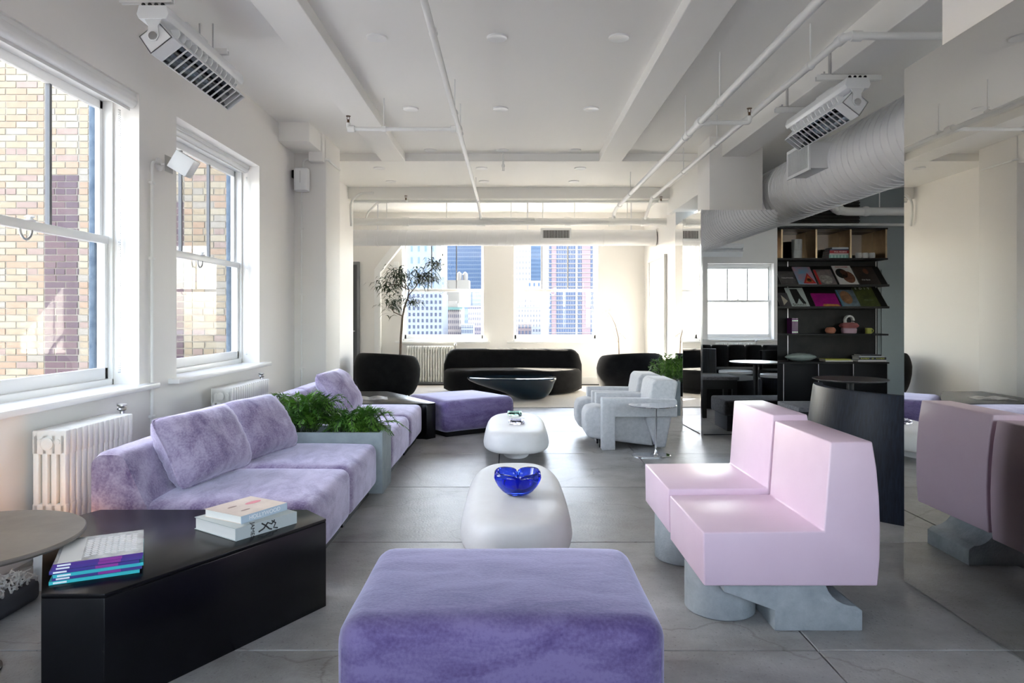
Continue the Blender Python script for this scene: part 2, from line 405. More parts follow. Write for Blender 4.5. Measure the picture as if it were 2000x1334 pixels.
beam(6, 2.586, 2.96, 8.6, 11.4, 3.01, ZC+.01, 'lower white beam behind the mirrored column')
beam(7, XL, -2.27, 7.82, 8.45, 3.31, ZC+.01, 'white boxed soffit above the wall column')
beam(8, -2.42, -2.25, 8.3, 8.5, 3.2, ZC+.01, 'small white riser box beside the soffit')
struct('column_left', MB().box(XL-.02,-2.234,8.4,9.08,0,ZC), WHITE, 'white column against the left wall', bevel=.01)
struct('column_right', MB().box(2.43,3.08,8.42,8.95,2.53,ZC), WHITE, 'white column head above the mirror cladding', bevel=.006)
# mirrored pier on the right
struct('wall_pier', MB().box(1.98,2.30,YB,3.165,0,ZC), WHITE, 'white pier above the mirror on the right')
pm = tag(MB().box(1.962,1.979,YB+.02,3.44,.012,2.555).build('wall_mirror', MIRROR), 'tall frameless mirror panel beside the pink bench', 'mirror')
# baseboard
struct('baseboard_far', MB().box(-2.65,XR,YF-.02,YF,0,.14), TRIMW, 'white skirting along the far wall')
struct('baseboard_left', MB().box(XL,XL+.018,YB,8.4,0,.12), TRIMW, 'white skirting along the left wall')
# diagonal white trim framing the far bay
tr = MB().prism([(-2.66,0),(-2.54,0),(-2.54,2.20),(-2.02,2.86),(-2.15,2.94),(-2.66,2.26)], 'y', YF-.16, YF)
struct('trim_9', tr, TRIMW, 'white angled frame at the corner of the far bay', bevel=.006)
# mirror clad column
mc = thing('mirrored_column', 'square column clad in tall mirror panels behind the pink bench', 'column', (2.6,8.3,0))
poly = [(2.15,7.75),(3.0,7.75),(3.0,9.2),(2.20,9.2),(2.125,8.5)]
inner = [(2.18,7.775),(2.975,7.775),(2.975,9.18),(2.22,9.18),(2.155,8.5)]
MB().prism(inner,'z',0,2.52).build('core', BLACKM, mc)
def panel(p, q, name, mat=MIRRORC):
    p = Vector((*p,0)); q = Vector((*q,0)); t = (q-p).normalized(); nrm = Vector((t.y,-t.x,0))
    a = p + t*.004; b = q - t*.004
    pts = [(a.x,a.y),(b.x,b.y),((b-nrm*.018).x,(b-nrm*.018).y),((a-nrm*.018).x,(a-nrm*.018).y)]
    return MB().prism(pts,'z',.012,2.525).build(name, mat, mc)
for i,(a,b) in enumerate([(0,1),(1,2),(2,3),(3,4),(4,0)]): panel(poly[a], poly[b], 'mirror_panel')
e = MB().box(2.138,2.158,7.742,7.762,.0,2.53).build('corner_strip', CHROME, mc)
# dark door of the alcove
d1 = struct_root('door_1', 'dark grey door at the left of the far alcove', (-3.25,YF-.02,0))
MB().box(-3.50,-3.02,YF-.05,YF-.005,0,2.36).build('door_leaf', DOORM, d1, bevel=.004)
MB().box(-3.56,-3.50,YF-.07,YF,0,2.42).box(-3.02,-2.97,YF-.07,YF,0,2.42).box(-3.50,-3.02,YF-.07,YF,2.36,2.42).build('door_frame', M('grey_door_frame',(.2,.21,.22),.4), d1, bevel=.004)
MB().tube([(-3.07,YF-.05,1.05),(-3.07,YF-.1,1.05),(-3.17,YF-.1,1.05)],.011).build('door_handle', STEEL, d1, smooth=True)

#%%WINDOWS
def window(n, label, loc, rotz, w, z0, z1, rail, sy=.06, sr=.05, mull=2, glass=GLASS, shade=True, blue=False, detail=True, reveal=.20):
    """local x along the wall, local y outwards, origin at the opening's left bottom on the room face"""
    r = struct_root('window_%d'%n, label, loc, rotz); L = dict(world=False)
    h = z1-z0; j = .02
    MB().box(0,j,reveal-.02,.29,0,h).box(w-j,w,reveal-.02,.29,0,h).box(0,w,reveal-.02,.29,h-.06,h).box(0,w,reveal-.02,.29,0,.05).build('window_frame', TRIMW, r, bevel=.004, **L)
    rz = rail-z0; a, b = j, w-j; st = .038
    # upper sash (outer)
    MB().box(a,a+st,.245,.28,rz-.02,h-.06).box(b-st,b,.245,.28,rz-.02,h-.06).box(a,b,.245,.28,h-.12,h-.06).box(a,b,.245,.28,rz-.02,rz+.025).build('upper_sash', TRIMW, r, bevel=.004, **L)
    us = r.children[-1]
    xs_ = [a+st+(b-a-2*st)*k/(mull+1) for k in range(mull+2)]
    for k in range(1, mull+1):
        MB().box(xs_[k]-.011,xs_[k]+.011,.25,.278,rz+.02,h-.12).build('muntin', MUNTIN, us, **L)
    for k in range(mull+1):
        MB().box(xs_[k]+.008,xs_[k+1]-.008,.262,.266,rz+.02,h-.12).build('pane', glass, us, **L)
    # lower sash (inner)
    MB().box(a,a+st,.208,.243,.05,rz+.02).box(b-st,b,.208,.243,.05,rz+.02).box(a,b,.208,.243,.05,.13).box(a,b,.202,.243,rz-.03,rz+.025).build('lower_sash', TRIMW, r, bevel=.004, **L); ls = r.children[-1]
    MB().box(a+st-.005,b-st+.005,.224,.228,.125,rz-.025).build('pane', glass, ls, **L)
    # inside sill board
    MB().box(-.13,w+.13,-.085,reveal-.01,-.03,.008).build('window_sill', TRIMW, r, bevel=.006, **L)
    if detail:
        MB().lathe([(.03,0),(.034,.008),(.018,.014),(.016,.022),(.03,.026),(.02,.034)],(w*.5,.205,rz+.02),12).build('sash_lock', TRIMW, ls, smooth=True, **L)
        pl = MB().tube([(w*.5-.09+.05*math.cos(t)+.05,.20,rz-.03-.06*math.sin(t)) for t in [math.pi*k/8 for k in range(9)]],.007,8)
        pl.build('sash_pull', STEEL, ls, smooth=True, **L)
    if shade:
        MB().tube([(.002,sy,h-sr-.005),(w-.002,sy,h-sr-.005)],sr,14).box(.002,w-.002,sy-.04,sy+.04,h-.03,h).build('roller_shade', TRIMW, r, smooth=40, **L)
        MB().box(.02,w-.02,sy-.005,sy+.002,h-sr*2.5,h-sr).build('shade_fabric', M('shade_cloth',(.8,.8,.79),.7), r, **L)
        ch = MB()
        for dx in (0,.018):
            for k in range(int((h-.2)/.016)): ch.box(w-.04+dx-.003,w-.04+dx+.003,.12,.126,h-.12-k*.016-.009,h-.12-k*.016)
        c = ch.build('bead_chain', STEEL, r, **L); c['kind'] = 'stuff'
    if blue:
        MB().box(w-.04,w+.02,.292,.335,-.05,h).build('outer_moulding', BLUEPAINT, r, bevel=.01, **L)
        MB().box(-.02,.04,.292,.335,-.05,h).build('outer_moulding', BLUEPAINT, r, bevel=.01, **L)
    return r
R90 = math.pi/2
window(1, 'large white sash window nearest the camera on the left', (XL,W1[0],SILL), R90, W1[1]-W1[0], SILL, HEAD, RAIL, blue=True)
window(2, 'white sash window in the left wall beyond the wall lamp', (XL,W2[0],SILL), R90, W2[1]-W2[0], SILL, HEAD, RAIL, sy=.145, sr=.032, blue=True)
window(3, 'left white sash window in the far wall behind the tall plant', (W3[0],YF,SILL), 0, W3[1]-W3[0], SILL, HEAD, RAIL, shade=False, glass=GLASSF, reveal=.1)
window(4, 'right white sash window in the far wall above the black sofa', (W4[0],YF,SILL), 0, W4[1]-W4[0], SILL, HEAD, RAIL, shade=False, glass=GLASSF, reveal=.1)
for k,(a,b) in enumerate(WB):
    window(5+k, 'unseen sash window added behind the camera for fill light' if k < 3 else 'bright sash window reflected in the mirrored column', (b,YB,SILL-.05), math.pi, b-a, SILL-.05, 2.62, 1.72, shade=False, detail=k==3, glass=GLASSF)
for k,(a,b) in enumerate(WE):
    window(9+k, 'unseen sash window added in the side lounge wall for fill light', (XE,b,SILL), -R90, b-a, SILL, HEAD, RAIL, shade=False, detail=False, glass=GLASSF)

#%%CITY
def brick_wing():
    r = thing('brick_building', 'tan brick building wing with dark brick patches outside the left windows', 'building', (-7.5,8.0,-20))
    Yw = 8.0; MORTAR = M('pale_mortar',(.185,.165,.135),.9)
    MB().box(-14,XL-.32,Yw-.022,11.0,-20,9).build('wall', MORTAR, r)  # unseen height and width stretched to keep sun off the left windows
    pal = [((.25,.195,.128),'tan'),((.26,.175,.115),'apricot'),((.275,.23,.16),'cream'),((.225,.16,.13),'rose'),((.235,.205,.165),'grey')]
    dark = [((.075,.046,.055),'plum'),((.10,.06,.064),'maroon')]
    mats = [M('brick_'+n, c, .85, col2=tuple(x*.86 for x in c), vscale=14, bump=(60,.4,.004)) for c,n in [(tuple(v*.84 for v in c_),n_) for c_,n_ in pal+dark]]
    rnd = random.Random(3); ch, bl = .077, .245
    protos = {}
    def me(w, mi):
        key = (round(w,3), mi)
        if key not in protos:
            o = MB().box(-w/2,w/2,0,.05,-ch/2+.006,ch/2-.006).build('brick', mats[mi], None)
            protos[key] = o.data; bpy.data.objects.remove(o)
        return protos[key]
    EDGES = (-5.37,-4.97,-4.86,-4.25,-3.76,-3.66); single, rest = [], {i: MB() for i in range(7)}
    for row in range(-30, 112):
        z = row*ch; x = -9.0 + (0 if row%2 else bl/2)
        short = (row % 6 == 0)
        while x < XL-.40:
            w = min(bl*.5 if short else bl, XL-.33-x)
            if row%2 and any(abs(x-e_) < 1e-3 for e_ in EDGES): w *= .58
            for e_ in EDGES:
                if x < e_-1e-4 < x+w: w = e_-x
            if w < .03: x += w; continue
            xc = x+w/2
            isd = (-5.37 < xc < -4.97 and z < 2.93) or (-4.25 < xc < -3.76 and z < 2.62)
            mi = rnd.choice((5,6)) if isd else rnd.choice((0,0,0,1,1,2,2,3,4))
            ww = w-.014; yo = Yw-.03+rnd.uniform(-.004,.004)
            vis = (-5.95 < xc < -4.72 and .7 < z < 3.9) or (-3.9 < xc < -3.25 and .85 < z < 3.0)
            if vis and len(single) < 300 and not (xc > -4.0 and row % 3 == 9): single.append((xc,yo,z,ww,mi))
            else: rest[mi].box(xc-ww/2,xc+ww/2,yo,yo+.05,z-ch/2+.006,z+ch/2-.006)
            x += w
    L = root_loc(r)
    for xc,yo,z,ww,mi in single:
        o = bpy.data.objects.new('brick', me(ww,mi)); COL.objects.link(o); o.parent = r; o.location = Vector((xc,yo,z))-L
    for i in range(7):
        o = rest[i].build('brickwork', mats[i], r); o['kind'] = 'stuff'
brick_wing()
tag(MB().box(-1500,1500,-600,2500,-46,-45).build('ground', M('street_grey',(.2,.2,.2),.9)), 'grey city ground far below the windows', 'ground', kind='structure')
CITY = .42
def tower(name, label, x0, x1, ytop, D, depth, col, win=None, wcol=(.09,.12,.18), bands=None, stripes=None, roof=None, group='city towers outside the far windows'):
    dk = lambda c: tuple(v*CITY for v in c); col = dk(col); wcol = dk(wcol)
    X0, X1 = (x0-CX)*D/F, (x1-CX)*D/F; zt = H + (CY-ytop)*D/F
    r = thing(name, label, 'building', ((X0+X1)/2, D, -45), group=group)
    MB().box(X0,X1,D,D+depth,-45,zt).build('wall', M(name+label[:14], col, .8), r)
    if win:
        nc, fh, ww, wh, ymin = win; mb = MB(); z = zt-fh; zmin = H+(CY-ymin)*D/F
        cw = (X1-X0)/nc
        while z > zmin:
            for k in range(nc):
                xc = X0+cw*(k+.5); mb.box(xc-cw*ww/2,xc+cw*ww/2,D-.12,D+.2,z+fh*(1-wh)/2,z+fh*(1+wh)/2)
            z -= fh
        o = mb.build('window', M('tower_glass_%.3f%.3f'%(wcol[0],wcol[2]), wcol, .5, spec=.2), r); o['kind'] = 'stuff'
    if bands:
        fh, th, bc = bands; mb = MB(); z = zt-fh
        while z > -20: mb.box(X0-.3,X1+.3,D-.6,D+.1,z,z+th); z -= fh
        o = mb.build('slab_edge', M('slab_edge_%.2f'%bc[0], dk(bc), .7), r); o['kind'] = 'stuff'
    if stripes:
        for s0,s1,sc in stripes:
            MB().box(X0+(X1-X0)*s0,X0+(X1-X0)*s1,D-.3,D+.1,-45,zt-.2).build('facade_strip', M('strip_%.2f%.2f'%(sc[0],sc[2]), dk(sc), .7), r)
    if roof: roof(r, X0, X1, D, zt)
    return r
def cornice(col, h=.03, over=.06):
    def f(r,X0,X1,D,zt):
        w = X1-X0; MB().box(X0-w*over,X1+w*over,D-1.5,D+6,zt-w*h*5,zt).build('cornice', M('copper_green',tuple(v*CITY for v in col),.7), r)
        MB().box(X0+w*.2,X1-w*.2,D,D+6,zt,zt+w*.22).box(X0+w*.3,X1-w*.3,D,D+6,zt+w*.22,zt+w*.34).build('roof_pavilion', M('pale_roof',(.2,.18,.15),.8), r)
    return f
def tank(r,X0,X1,D,zt):
    w = X1-X0
    for k in (.55,.82):
        MB().lathe([(w*.11,0),(w*.12,w*.28),(w*.06,w*.36),(.01,w*.4)],(X0+w*k,D+4,zt),10).build('water_tank', M('tank_wood',(.17,.15,.13),.8), r, smooth=40)
# left far window
tower('stone_tower','pale blue stone tower high behind the tall plant',770,852,380,520,40,(.34,.40,.48),(6,9,.3,.55,575),(.2,.28,.38))
tower('apartment_building','broad pale grey apartment building low behind the tall plant',770,864,572,330,30,(.33,.36,.42),(11,2.95,.48,.55,680),(.07,.085,.14))
tower('round_building','small pale building between the pale tower and the glass tower',838,868,540,600,30,(.42,.47,.55),(5,4,.4,.5,580),(.3,.36,.45))
tower('glass_tower','dark blue glass tower filling the right of the left far window',873,955,380,700,60,(.12,.19,.31),(22,4.2,.7,.55,600),(.07,.13,.25),bands=(4.2,.5,(.2,.27,.38)))
tower('roof_building','cream low building with two round tanks before the glass tower',873,916,547,560,20,(.48,.42,.34),None,roof=tank)
tower('ornate_tower','pinkish ornate tower with green copper cornice in the left far window',866,901,600,366,25,(.42,.37,.35),(9,3.1,.42,.55,680),(.16,.15,.19),roof=cornice((.18,.36,.32)))
tower('blue_block','small blue glass block right of the ornate tower',900,918,600,480,20,(.15,.24,.36),(5,4,.6,.5,640),(.09,.16,.28))
tower('white_block','low white modern block right of the ornate tower',901,924,633,340,15,(.5,.52,.55),(7,2.4,.6,.7,680),(.12,.16,.24))
tower('rose_building','rose grey building at the right edge of the left far window',914,948,597,420,25,(.37,.33,.36),(8,3.2,.45,.5,680),(.15,.16,.24))
# right far window
tower('cream_tower','cream stone tower at the left edge of the right far window',1000,1037,420,620,30,(.50,.46,.38),(6,5,.3,.4,560),(.34,.34,.36))
tower('slate_tower','slate blue tower behind the cream tower in the right far window',1024,1066,380,760,40,(.15,.23,.35),(14,4.4,.65,.5,570),(.1,.17,.29))
tower('mansard_house','pale roof house with dark blue panel before the slate tower',1030,1066,548,520,20,(.48,.44,.42),(4,6,.3,.4,590),(.12,.2,.34))
tower('white_apartments','broad white apartment building low in the right far window',1000,1068,583,380,25,(.46,.47,.50),(12,2.7,.42,.5,680),(.17,.18,.24))
tower('brown_house','small brown house with water tank low in the right far window',1011,1038,632,300,12,(.22,.16,.16),(4,2.6,.5,.6,680),(.08,.1,.16),roof=tank)
tower('brick_tower','tall red and blue banded apartment tower in the right far window',1063,1185,380,300,30,(.32,.33,.40),(26,2.0,.62,.62,680),(.11,.16,.28),bands=(2.0,.22,(.52,.52,.54)),
      stripes=[(0,.07,(.5,.5,.52)),(.12,.19,(.36,.24,.25)),(.50,.53,(.5,.5,.5)),(.60,.74,(.38,.26,.27)),(.82,.95,(.4,.28,.28))])

#%%SOFA
def sofa_module(name, label, y0, y1, xb=-2.10, xf=-.99, zs=.385, zb=.645, seed=0):
    r = thing(name, label, 'sofa', ((xb+xf)/2,(y0+y1)/2,0), group='lilac velvet sofa modules')
    soft_box(xb+.16, xf, y0+.004, y1-.004, .065, zs, .06, puff=.018, puffside=.008, wob=.004, seed=seed).build('seat', VELVET, r, smooth=60)
    # wedge backrest: rounded profile swept along the sofa
    prof = [(xb,.07),(xb,zb-.07)] + arc((xb+.06,zb-.06),.06,math.pi,math.pi/2,5)[1:] + arc((xb+.13,zb-.06),.06,math.pi/2,.25,5) + [(xb+.30,zs-.03),(xb+.34,.07)]
    n = 18; rings = []
    for i in range(n+1):
        t = i/n; e = min(t,1-t)*(y1-y0); k = 1 if e > .03 else 1-.045*(1-e/.03)**2
        cx_, cz_ = xb+.13, .34
        rings.append([(cx_+(x-cx_)*k + (.006*noise.noise(Vector((x*4,i*.4,seed)))), y0+.004+(y1-y0-.008)*t, cz_+(z-cz_)*k) for x,z in prof])
    MB().loft(rings).build('backrest', VELVET, r, smooth=50)
    MB().box(xb+.05,xf-.06,y0+.03,y1-.03,0,.075).build('plinth', BLACKM, r)
    return r
sofa_module('sofa_module','lilac velvet sofa module nearest the camera behind the black table',3.45,4.31,seed=1)
sofa_module('sofa_module','lilac velvet sofa module right before the concrete planter',4.31,5.165,seed=2)
sofa_module('sofa_module','lilac velvet sofa module right beyond the concrete planter',5.57,6.58,xf=-.955,seed=3)
sofa_module('sofa_module','lilac velvet sofa module farthest away beside the small black table',6.58,7.46,xf=-.95,seed=4)

def pillow(label, nt, nb, ft, fb, th=.19, seed=0):
    """corners: near top, near bottom, far top, far bottom (world)"""
    nt,nb,ft,fb = map(Vector,(nt,nb,ft,fb)); c = (nt+nb+ft+fb)/4
    e1 = ((ft+fb)-(nt+nb))/2; e2 = ((nt+ft)-(nb+fb))/2; w, h = e1.length, e2.length
    m = basis(c, e1, e2)
    n = 26; mb = MB(); vs=[]; fs=[]
    for side in (1,-1):
        for i in range(n+1):
            for j in range(n+1):
                u, v = -1+2*i/n, -1+2*j/n
                pin = 1-.10*(1-u*u)*abs(v)**3 ; pin2 = 1-.10*(1-v*v)*abs(u)**3
                cr_ = 1-.10*(abs(u)*abs(v))**4; x, y = u*w/2*pin2*1.05*cr_, v*h/2*pin*1.05*cr_
                t = max(0,(1-abs(u)**2.6))**.5*max(0,(1-abs(v)**2.6))**.5
                z = side*th/2*t
                edge = abs(u)**4
                z += side*.007*t*math.sin(v*22+3*noise.noise(Vector((u*2,v*2,seed))))*edge*1.6
                z += side*.016*t*noise.noise(Vector((u*2.5+seed,v*2.5,side*3)))
                vs.append((x,y,z))
        o = 0 if side == 1 else (n+1)**2
        for i in range(n):
            for j in range(n):
                q = (o+i*(n+1)+j, o+(i+1)*(n+1)+j, o+(i+1)*(n+1)+j+1, o+i*(n+1)+j+1)
                fs.append(q if side == 1 else q[::-1])
    mb.add(vs,fs)
    rim = [(-1+2*k/30,-1) for k in range(31)]+[(1,-1+2*k/30) for k in range(1,31)]+[(1-2*k/30,1) for k in range(1,31)]+[(-1,1-2*k/30) for k in range(1,30)]
    rp = [(u*w/2*(1-.10*(1-v*v)*abs(u)**3)*1.05*(1-.10*(abs(u)*abs(v))**4), v*h/2*(1-.10*(1-u*u)*abs(v)**3)*1.05*(1-.10*(abs(u)*abs(v))**4), 0) for u,v in rim]
    r = thing('throw_pillow', label, 'pillow', c, group='lilac velvet throw pillows'); r.matrix_world = m
    pc = mb.build('cover', VELVET, r, smooth=True, world=False)
    MB().tube(rp+[rp[0]],.005,6,cap=False).build('piping', VELVET, pc, smooth=True, world=False)
    return r
pillow('plump lilac velvet pillow nearest the camera on the sofa',(-1.93,3.66,.775),(-1.72,3.66,.405),(-1.76,4.22,.79),(-1.57,4.22,.43),.30,1)
pillow('lilac velvet pillow leaning just before the green fern',(-1.93,4.42,.755),(-1.66,4.42,.40),(-1.74,4.98,.76),(-1.52,4.98,.41),.28,2)
pillow('lilac velvet pillow beyond the green fern',(-1.78,6.28,.80),(-1.5,6.28,.43),(-1.72,6.86,.81),(-1.47,6.86,.44),.26,3)

def ottoman(name, label, corners, zs, seed, r_=.07):
    P = [Vector((x,y,0)) for x,y in corners]; c = sum(P, Vector())/4
    w = (P[1]-P[0]).length; d = (P[3]-P[0]).length; a = math.atan2((P[1]-P[0]).y,(P[1]-P[0]).x)
    r = thing(name, label, 'ottoman', (c.x,c.y,0), a, 'lilac velvet ottomans')
    soft_box(-w/2,w/2,-d/2,d/2,.05,zs,r_,puff=.012,puffside=.006,n=18,wob=.004,seed=seed).build('cushion', VELVET2, r, smooth=60, world=False)
    MB().box(-w/2+.06,w/2-.06,-d/2+.06,d/2-.06,0,.06).build('plinth', BLACKM, r, world=False)
    for sx in (-1,1):
        MB().tube([(sx*(w/2-r_*.29),-d/2+r_*.29,.12),(sx*(w/2-r_*.29),-d/2+r_*.29,zs-.08)],.004,6).build('seam_piping', VELVET2, r, smooth=True, world=False)
    return r
ottoman('ottoman','large lilac velvet ottoman in the foreground',[(-.517,2.03),(.466,2.03),(.466,2.74),(-.517,2.74)],.42,7)
ottoman('ottoman','lilac velvet ottoman standing askew at the far end of the sofa',[(-.76,7.52),(.02,8.08),(-.42,8.87),(-1.2,8.31)],.40,8)

#%%BLACK TABLES
bt = thing('side_table','faceted black low table in the left foreground','table',(-1.4,2.9,0),group='faceted black low tables')
P1 = [(-1.56,2.3),(-1.35,2.3),(-.84,3.16),(-.97,3.31),(-1.96,3.31),(-2.02,3.18),(-1.96,2.90)]
MB().prism(P1,'z',0,.385).build('body', BLACKT, bt, bevel=.003)
MB().prism(P1,'z',.386,.40).build('top', BLACKT, bt, bevel=.003)
bt2 = thing('side_table','faceted black low table between sofa and ottoman','table',(-1.4,7.9,0),group='faceted black low tables')
P2 = [(-2.05,7.50),(-.95,7.50),(-.90,7.47),(-.815,7.58),(-1.26,8.32),(-1.55,8.75),(-2.05,8.75)]
MB().prism(P2,'z',0,.372).build('body', BLACKT, bt2, bevel=.003)
MB().prism(P2,'z',.373,.385).build('top', BLACKT, bt2, bevel=.003)

def book(name, label, center, z, w, d, th, ang, cover, spine=None, pages=PAPER, hard=True, cat='book', group=None):
    """local x = along the spine, local y = away from the spine (spine at -y)"""
    r = thing(name, label, cat, (*center, z), ang, group)
    t = .0025 if hard else .0008
    MB().box(-w/2,w/2,-d/2,d/2,0,t).box(-w/2,w/2,-d/2,d/2,th-t,th).build('cover', cover, r, world=False)
    MB().box(-w/2,w/2,-d/2-.002,-d/2+t,0,th).build('spine', spine or cover, r, world=False)
    MB().box(-w/2+.004,w/2-.004,-d/2+.003,d/2-.005,t,th-t).build('pages', pages, r, world=False)
    return r
COVER1 = M('photo_cover_skin',(.62,.50,.42),.3,col2=(.80,.68,.58),vscale=9)
LG = M('pale_grey_cloth',(.50,.54,.52),.6); SKYS = M('pale_blue_spine',(.46,.55,.62),.45)
INK = M('black_ink',(.02,.02,.02),.6); WHITEINK = M('white_ink',(.85,.85,.85),.6)
# lower book: near corner (-1.126,2.836), spine runs towards (+.173,+.254)
a1 = math.atan2(.254,.173); ux = Vector((math.cos(a1),math.sin(a1))); uy = Vector((-math.sin(a1),math.cos(a1)))
n1 = Vector((-1.126,2.836)); c1 = n1+ux*.153+uy*.148
bk1 = book('book','thick pale grey hardback lying under the smaller book',tuple(c1),.401,.306,.296,.052,a1,LG)
text('JAMES',.026,INK,bk1,basis((-.075,-.151,.026),(0,0,-1),(1,0,0)))
mk = MB()
for pts in ([(-.045,.012),(-.02,.02),(.0,.040),(.02,.030),(.035,.044)],[(-.03,.044),(-.01,.030),(.008,.012),(.02,.008)],[(.02,.044),(.04,.03),(.03,.012),(.05,.006)]):
    mk.tube([(x,-.1502,z) for x,z in pts],.0035,6)
mk.build('spine_drawing', INK, bk1, smooth=True, world=False)
c2 = c1+ux*.01+uy*.015
bk2 = book('book','paperback with a face on the cover lying on the grey hardback',tuple(c2),.4535,.25,.235,.032,a1+.09,COVER1,SKYS,hard=False)
text('HOLLYWOOD',.026,WHITEINK,bk2,basis((.0,-.1202,.016),(1,0,0),(0,0,1)))
MB().lathe([(.042,0),(.042,.0006)],(.055,.02,.0322),20,1,.42).build('lips_print', M('pink_print',(.75,.25,.3),.4), bk2, world=False)
MB().lathe([(.024,0),(.024,.0006)],(-.045,.035,.0322),16,1,.3).lathe([(.024,0),(.024,.0006)],(-.045,-.05,.0322),16,1,.3).build('eyelid_print', M('brown_print',(.30,.2,.16),.4), bk2, world=False)
# stack of magazines
am = math.atan2(2.49-2.366,-1.32+1.565); spines = [((.04,.48,.50),'turquoise'),((.05,.04,.22),'navy'),((.04,.46,.50),'teal'),((.05,.04,.24),'indigo'),((.07,.04,.26),'violet'),((.08,.03,.24),'purple')]
COVER2 = M('grey_photo_cover',(.30,.29,.28),.25,col2=(.62,.62,.62),vscale=14)
ordn = ['bottom','second lowest','third lowest','third highest','second highest']
for k,(c,nm) in enumerate(spines):
    lab = ('%s magazine with a %s spine, %s in the stack on the black table' % ('thin',nm,ordn[k])) if k < 5 else 'topmost magazine with white quilt pattern on the black table stack'
    mg = book('magazine',lab,(-1.52+.004*(k%3)-.004,2.565+.003*((k*2)%3)),.401+k*.0118,.275-.002*(k%2),.30,.0115,am+.012*((k*7)%3-1),COVER2 if k==5 else M('magazine_'+nm,c,.3),M('magazine_'+nm,c,.3),hard=False,cat='magazine',group='magazines stacked on the black table')
    MB().box(-.125,-.085,-.1532,-.152,.003,.0085).build('spine_label', WHITEINK, mg, world=False)
    if k in (1,3,4,5): MB().box(.0,.07,-.1532,-.152,.001,.0105).build('spine_stripe', M('magenta_print',(.28,.04,.3),.3), mg, world=False)
    if k == 5:
        q = MB()
        for i in range(8):
            for j in range(9):
                x0 = -.04+i*.021; y0 = -.10+j*.024+(.012 if i%2 else 0); q.lathe([(.0115,0),(.0085,.0006)],(x0,y0,.0115),6)
        q.build('quilt_print', WHITEINK, mg, world=False)
        MB().box(-.125,-.055,-.14,.13,.0115,.0120).build('white_panel', M('white_print',(.72,.72,.70),.3), mg, world=False)
om = thing('open_magazine','open magazine lying on the black table beyond the sofa','magazine',(-1.62,7.95,.386),.2)
def curl(sx):
    rings = []
    for i in range(9):
        t = i/8; x = sx*.21*t; z = .014*math.sin(math.pi*min(1,t*1.15))+.002
        rings.append([(x,-.145,0.0),(x,.145,0.0),(x,.145,z),(x,-.145,z)])
    return MB().loft(rings)
for s_ in (-1,1): curl(s_).build('page', M('printed_page',(.45,.42,.38),.3,col2=(.12,.11,.1),vscale=12), om, smooth=30, world=False)

# round bronze table
rt = thing('round_table','round bronze topped side table cut by the left edge of the picture','table',(-2.02,2.55,0))
MB().lathe([(.03,.482),(.385,.482),(.392,.49),(.392,.498),(.388,.502),(.02,.502)],(-2.02,2.55,0),72).build('table_top', BROWN, rt, smooth=30)
MB().cyl((-2.02,2.55),.022,.02,.485).build('stem', BLACKM, rt, smooth=40)
MB().lathe([(.12,0),(.12,.008),(.03,.022)],(-2.02,2.55,0),40).build('base', BLACKM, rt, smooth=30)
# floor lamp box with warm glow
lb = thing('floor_uplight','small white box uplight standing behind the black table','lamp',(-2.2,3.40,0))
MB().box(-2.30,-2.10,3.335,3.345,0,.20).box(-2.30,-2.10,3.44,3.45,0,.20).box(-2.30,-2.29,3.345,3.44,0,.2).box(-2.11,-2.10,3.345,3.44,0,.2).box(-2.29,-2.11,3.345,3.44,0,.01).build('housing', TINT_BOX, lb)
MB().box(-2.285,-2.115,3.35,3.435,.14,.15).build('diffuser', M('warm_lamp_lens',(.9,.7,.4),.5,emit=((1,.55,.2),1.5)), lb)
ld = bpy.data.lights.new('uplight','POINT'); ld.energy = .45; ld.color = (1,.5,.18); ld.shadow_soft_size = .05
lo = bpy.data.objects.new('uplight', ld); COL.objects.link(lo); lo.location = (0,0,.19); lo.parent = lb
# fleece covered low cushion
fc = thing('floor_cushion','dark floor cushion with a white fleece under the round table','cushion',(-2.42,2.95,0))
soft_box(-2.57,-2.20,2.2,3.25,0,.10,.03,n=6).build('pad', M('dark_canvas',(.05,.05,.055),.9), fc, smooth=60)
rnd = random.Random(5); flc = MB()
for k in range(1100):
    x = rnd.uniform(-2.56,-2.21); y = rnd.uniform(2.22,3.23)
    flc.tube([(x,y,.095),(x+rnd.uniform(-.02,.02),y+rnd.uniform(-.02,.02),.12),(x+rnd.uniform(-.04,.04),y+rnd.uniform(-.04,.04),.135)],[.006,.005,.002],4)
o = flc.build('fleece', FLEECE, fc, smooth=True); o['kind'] = 'stuff'

